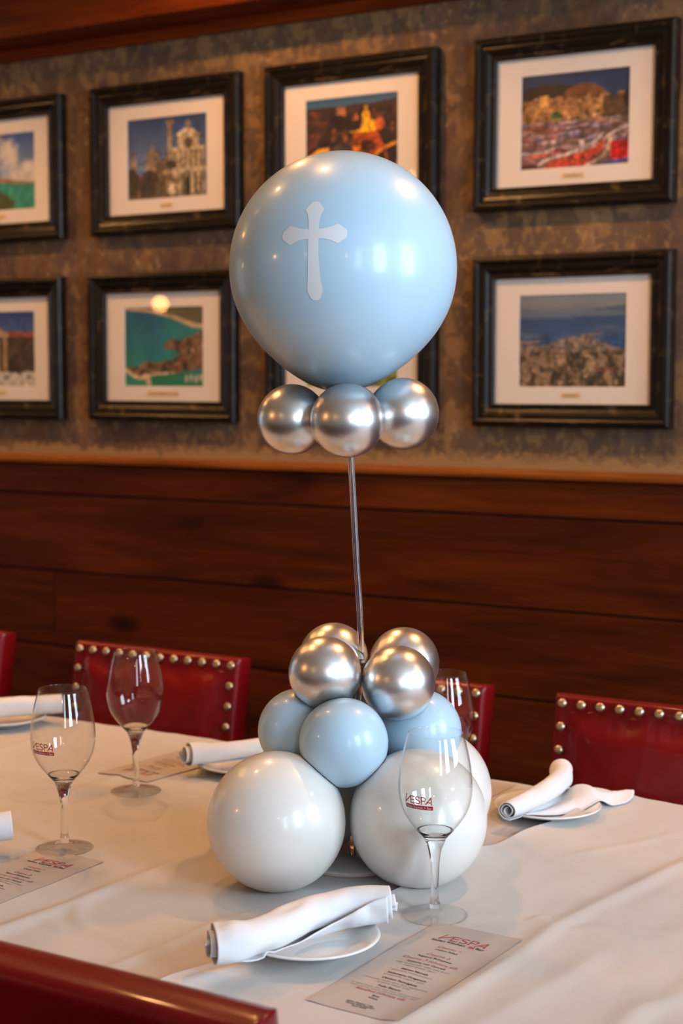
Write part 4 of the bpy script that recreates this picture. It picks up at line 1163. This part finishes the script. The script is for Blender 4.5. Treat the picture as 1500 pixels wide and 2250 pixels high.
TOPS = [((-1.0465, 1.7655, 1.3500), 0.0492), ((-1.136, 1.771, 1.3505), 0.0478), ((-1.008, 1.849, 1.3580), 0.0488), ((-1.100, 1.858, 1.352), 0.048)]
BIG = [((-1.086, 1.821, 1.5545), 0.1543)]
for lst, nm, mt in ((WHITE, 'white_balloon', 'latex_white'), (BLUE, 'blue_balloon', 'latex_blue'), (SILV, 'silver_balloon', 'latex_chrome'), (TOPS, 'silver_balloon', 'latex_chrome'), (BIG, 'large_balloon', 'latex_blue')):
    for c, r in lst: BAL.append((nm, np.array(c), r, mt))
GROUPS = {0: (0, 12), 1: (12, 17)}
POLE = spline([(-1.045, 1.778, zb + 0.003), (-1.045, 1.782, 0.90), (-1.0405, 1.7915, 1.04), (-1.0530, 1.800, 1.17), (-1.066, 1.808, 1.299), (-1.078, 1.815, 1.405)], 40)
def balloon(idx):
    nm, c, r, mt = BAL[idx]
    n1, n2 = (128, 84) if r > 0.12 else (72, 48)
    # axis: from the knot towards the far pole
    if nm == 'large_balloon': ax = np.array([0.06, -0.02, 1.0])
    else:
        pz = c[2]; px_ = np.array([np.interp(pz, POLE[:, 2], POLE[:, 0]), np.interp(pz, POLE[:, 2], POLE[:, 1])])
        ax = np.array([c[0] - px_[0], c[1] - px_[1], 0.0])
    ax /= np.linalg.norm(ax)
    q = Vector((0, 0, 1)).rotation_difference(Vector(ax)).to_matrix()
    prof = []
    for k in range(n2 + 1):
        t = PI * k / n2                      # 0 = knot, pi = crown
        rr, z = math.sin(t), -math.cos(t)
        tear = max(0.0, -z)
        rr *= 1 - 0.10 * tear ** 3; z -= 0.07 * tear ** 6
        prof.append((r * max(rr, 0.0) if 0 < k < n2 else 0.0, r * z * (1.012 if nm == 'large_balloon' else 1.0)))
    v, f = lathe_geo(prof, n1)
    v = np.array([tuple(q @ Vector(p_)) for p_ in v]) + c
    a, b = GROUPS[0] if idx < 12 else GROUPS[1]
    for j in range(a, b):                    # press flat against the neighbours
        if j == idx: continue
        cj, rj = BAL[j][1], BAL[j][2]
        d = cj - c; L_ = np.linalg.norm(d)
        if L_ > r + rj + 0.004: continue
        u = d / L_; h = (L_ * L_ + r * r - rj * rj) / (2 * L_) - 0.0003
        s_ = (v - c) @ u
        over = np.clip(s_ - h, 0, None)
        v = v - over[:, None] * u[None, :]
    floor_ = zb + 0.0004
    low = v[:, 2] < floor_ + 0.03
    if low.any(): v[low, 2] = np.maximum(v[low, 2], linen_z(v[low, 0], v[low, 1]) + 0.0004)
    o = mesh_obj(nm, v + np.array(inv), [tuple(reversed(t)) for t in f], M[mt], root)
    recalc(o)
    # neck and knot on the pole side
    kb = c - ax * r * 1.06
    kv, kf = tube_geo(spline([kb, kb - ax * r * 0.05, kb - ax * r * 0.10, kb - ax * r * 0.16], 9) + np.array(inv), np.interp(np.linspace(0, 1, 9), [0, 0.3, 0.55, 1], [r * 0.10, r * 0.045, r * 0.075, r * 0.03]), 10)
    mesh_obj('knot', kv, kf, M[mt], o)
    return o
objs = [balloon(i) for i in range(len(BAL))]
big = objs[-1]
big['label'] = 'large pale blue balloon with a white cross'
# cross decal wrapped on the big balloon
cB, rB = BAL[-1][1], BAL[-1][2]
def cross_bar(name, ctr, ax_u, ax_v, stations):
    """stations: (position along the bar, half width); mapped by gnomonic-free offsets to the sphere."""
    st = spline(stations, 70)
    V, F = [], []
    nw = 9
    for s_, hw in st:
        for k in range(nw):
            w_ = (k / (nw - 1) * 2 - 1) * max(hw, 0.0)
            d = ctr + ax_u * s_ + ax_v * w_
            d = d / np.linalg.norm(d)
            # follow the slightly lengthened sphere
            V.append(d)
    for i in range(len(st) - 1):
        for k in range(nw - 1): F.append((i * nw + k, i * nw + k + 1, (i + 1) * nw + k + 1, (i + 1) * nw + k))
    return V, F
from mathutils.bvhtree import BVHTree
bvh = BVHTree.FromObject(big, bpy.context.evaluated_depsgraph_get()) if False else BVHTree.FromPolygons([tuple(q.co) for q in big.data.vertices], [tuple(p_.vertices) for p_ in big.data.polygons])
az, el = math.radians(-73.5), math.radians(12.3)
ctr = np.array([math.cos(el) * math.cos(az), math.cos(el) * math.sin(az), math.sin(el)])
east = np.array([-math.sin(az), math.cos(az), 0.0]); north = np.cross(ctr, east)
if north[2] < 0: north = -north
roll = math.radians(1.2)
eu = east * math.cos(roll) + north * math.sin(roll); nu = north * math.cos(roll) - east * math.sin(roll)
k_ = 1.0
up_st = [(-0.612, 0.0), (-0.602, 0.030), (-0.570, 0.052), (-0.520, 0.070), (-0.500, 0.075), (-0.44, 0.066), (-0.36, 0.056), (-0.20, 0.046), (0.0, 0.044), (0.10, 0.046), (0.17, 0.060), (0.205, 0.078), (0.225, 0.078), (0.262, 0.050), (0.285, 0.034), (0.295, 0.0)]
si_st = lambda q: [(q * 0.03, 0.040), (q * 0.09, 0.044), (q * 0.15, 0.060), (q * 0.195, 0.080), (q * 0.215, 0.080), (q * 0.252, 0.052), (q * 0.278, 0.034), (q * 0.288, 0.0)]
CV, CF = [], []
for (u_, w_, st) in ((nu, eu, up_st), (eu, nu, si_st(1.0)), (eu, nu, si_st(-1.0))):
    V, F = cross_bar('x', ctr, u_, w_, st); k = len(CV)
    CF += [tuple(i + k for i in q) for q in F]
    org = Vector(cB) + inv
    for d in V:
        hit = bvh.ray_cast(org, Vector(d))
        CV.append(tuple((hit[0] if hit[0] else org + Vector(d) * rB) + Vector(d) * 0.0004))
cr = mesh_obj('cross_decal', CV, CF, M['decal_white'], big); recalc(cr); cr['label'] = 'white cross sticker with flared ends'
# pole and base
pv, pf = tube_geo(POLE + np.array(inv), 0.0042, 16); recalc(mesh_obj('pole', pv, pf, M['acrylic'], root)); bpy.context.view_layer.update()
bp = lathe('base_plate', [(0.0, 0.0), (0.078, 0.0), (0.080, 0.0015), (0.080, 0.0045), (0.078, 0.006), (0.0, 0.006)], M['base_white'], root, 72); recalc(bp)
bp2 = lathe('rim', [(0.0802, 0.0012), (0.0812, 0.0022), (0.0812, 0.0040), (0.0802, 0.0050)], M['base_clear_edge'], bp, 72)

# ------------------------------------------------------------------ lamps of the room
def ceiling_spot(x, y_, z, aim, watts, size=1.5, label='small black ceiling spotlight in the row along the picture wall', group='ceiling spotlights along the picture wall'):
    r = empty('ceiling_spotlight', (x, y_, Z_CEIL)); tag(r, label, 'lamp', group)
    dz = z - Z_CEIL
    lathe('canopy', [(0.0, -0.001), (0.045, -0.001), (0.045, -0.015), (0.0, -0.02)], M['black_metal'], r, 24)
    v, f = tube_geo([(0, 0, -0.015), (0, 0, dz + 0.09)], 0.006, 8); mesh_obj('rod', v, f, M['black_metal'], r)
    h = lathe('lamp_head', [(0.0, 0.11), (0.03, 0.105), (0.042, 0.07), (0.045, 0.0), (0.042, 0.0), (0.038, 0.06), (0.0, 0.062)], M['black_metal'], r, 24); h.location = (0, 0, dz)
    g = lathe('bulb', [(0.0, 0.006), (0.036, 0.006), (0.036, 0.012), (0.0, 0.014)], M['spot_glow'], h, 24)
    L_ = bpy.data.lights.new('spot_light', 'SPOT'); L_.energy = watts; L_.color = WARM; L_.spot_size = size; L_.spot_blend = 0.6; L_.shadow_soft_size = 0.03
    o = bpy.data.objects.new('spot_light', L_); COL.objects.link(o); o.location = (x, y_, z - 0.01)
    d = Vector(aim) - o.location; o.rotation_euler = d.to_track_quat('-Z', 'Y').to_euler()
for x in (-5.3, -3.75, -2.15, -0.55, 1.0):
    ceiling_spot(x, 2.72, 2.74, (x - 0.02, 2.90, 1.0), 28.0 if x > 0.5 else 54.0, 2.4)
for x, y_ in ((-1.45, 1.98), (-2.25, 1.85), (-3.2, 1.9)):
    ceiling_spot(x, y_, 2.78, (x, y_, 0.7), 22.0, 2.0, 'small black ceiling spotlight straight above the long table', 'ceiling spotlights above the table')
def pendant(x, y_, z, watts, label='hanging pendant lamp over the empty room behind the camera'):
    r = empty('pendant_lamp', (x, y_, Z_CEIL)); tag(r, label, 'lamp', 'hanging pendant lamps')
    dz = z - Z_CEIL
    lathe('canopy', [(0.0, -0.001), (0.05, -0.001), (0.05, -0.015), (0.0, -0.025)], M['black_metal'], r, 24)
    v, f = tube_geo([(0, 0, -0.02), (0, 0, dz + 0.12)], 0.003, 8); mesh_obj('cord', v, f, M['black_metal'], r)
    s = lathe('shade', [(0.018, 0.13), (0.02, 0.125), (0.045, 0.09), (0.10, 0.05), (0.098, 0.048), (0.043, 0.087), (0.016, 0.12)], M['shade_amber'], r, 32); s.location = (0, 0, dz)
    b = lathe('bulb', [(0.0, -0.024), (0.007, -0.021), (0.0115, -0.012), (0.012, 0.002), (0.009, 0.018), (0.007, 0.028), (0.0, 0.03)], M['bulb_glow'], r, 24); b.location = (0, 0, dz)
    L_ = bpy.data.lights.new('bulb_light', 'POINT'); L_.energy = watts; L_.color = WARM; L_.shadow_soft_size = 0.035
    o = bpy.data.objects.new('bulb_light', L_); COL.objects.link(o); o.location = (x, y_, z - 0.075)
pendant(-4.03, 1.62, 1.806, 3.0, 'hanging pendant lamp mirrored in the glass of the turquoise cove photograph')
pendant(-2.66, 1.93, 2.125, 3.0, 'hanging pendant lamp mirrored in the glass of the night city photograph')
pendant(-3.3, -0.9, 2.1, 28.0)
pendant(-1.4, -1.2, 2.1, 6.0)
pendant(0.8, -1.0, 2.1, 9.0)
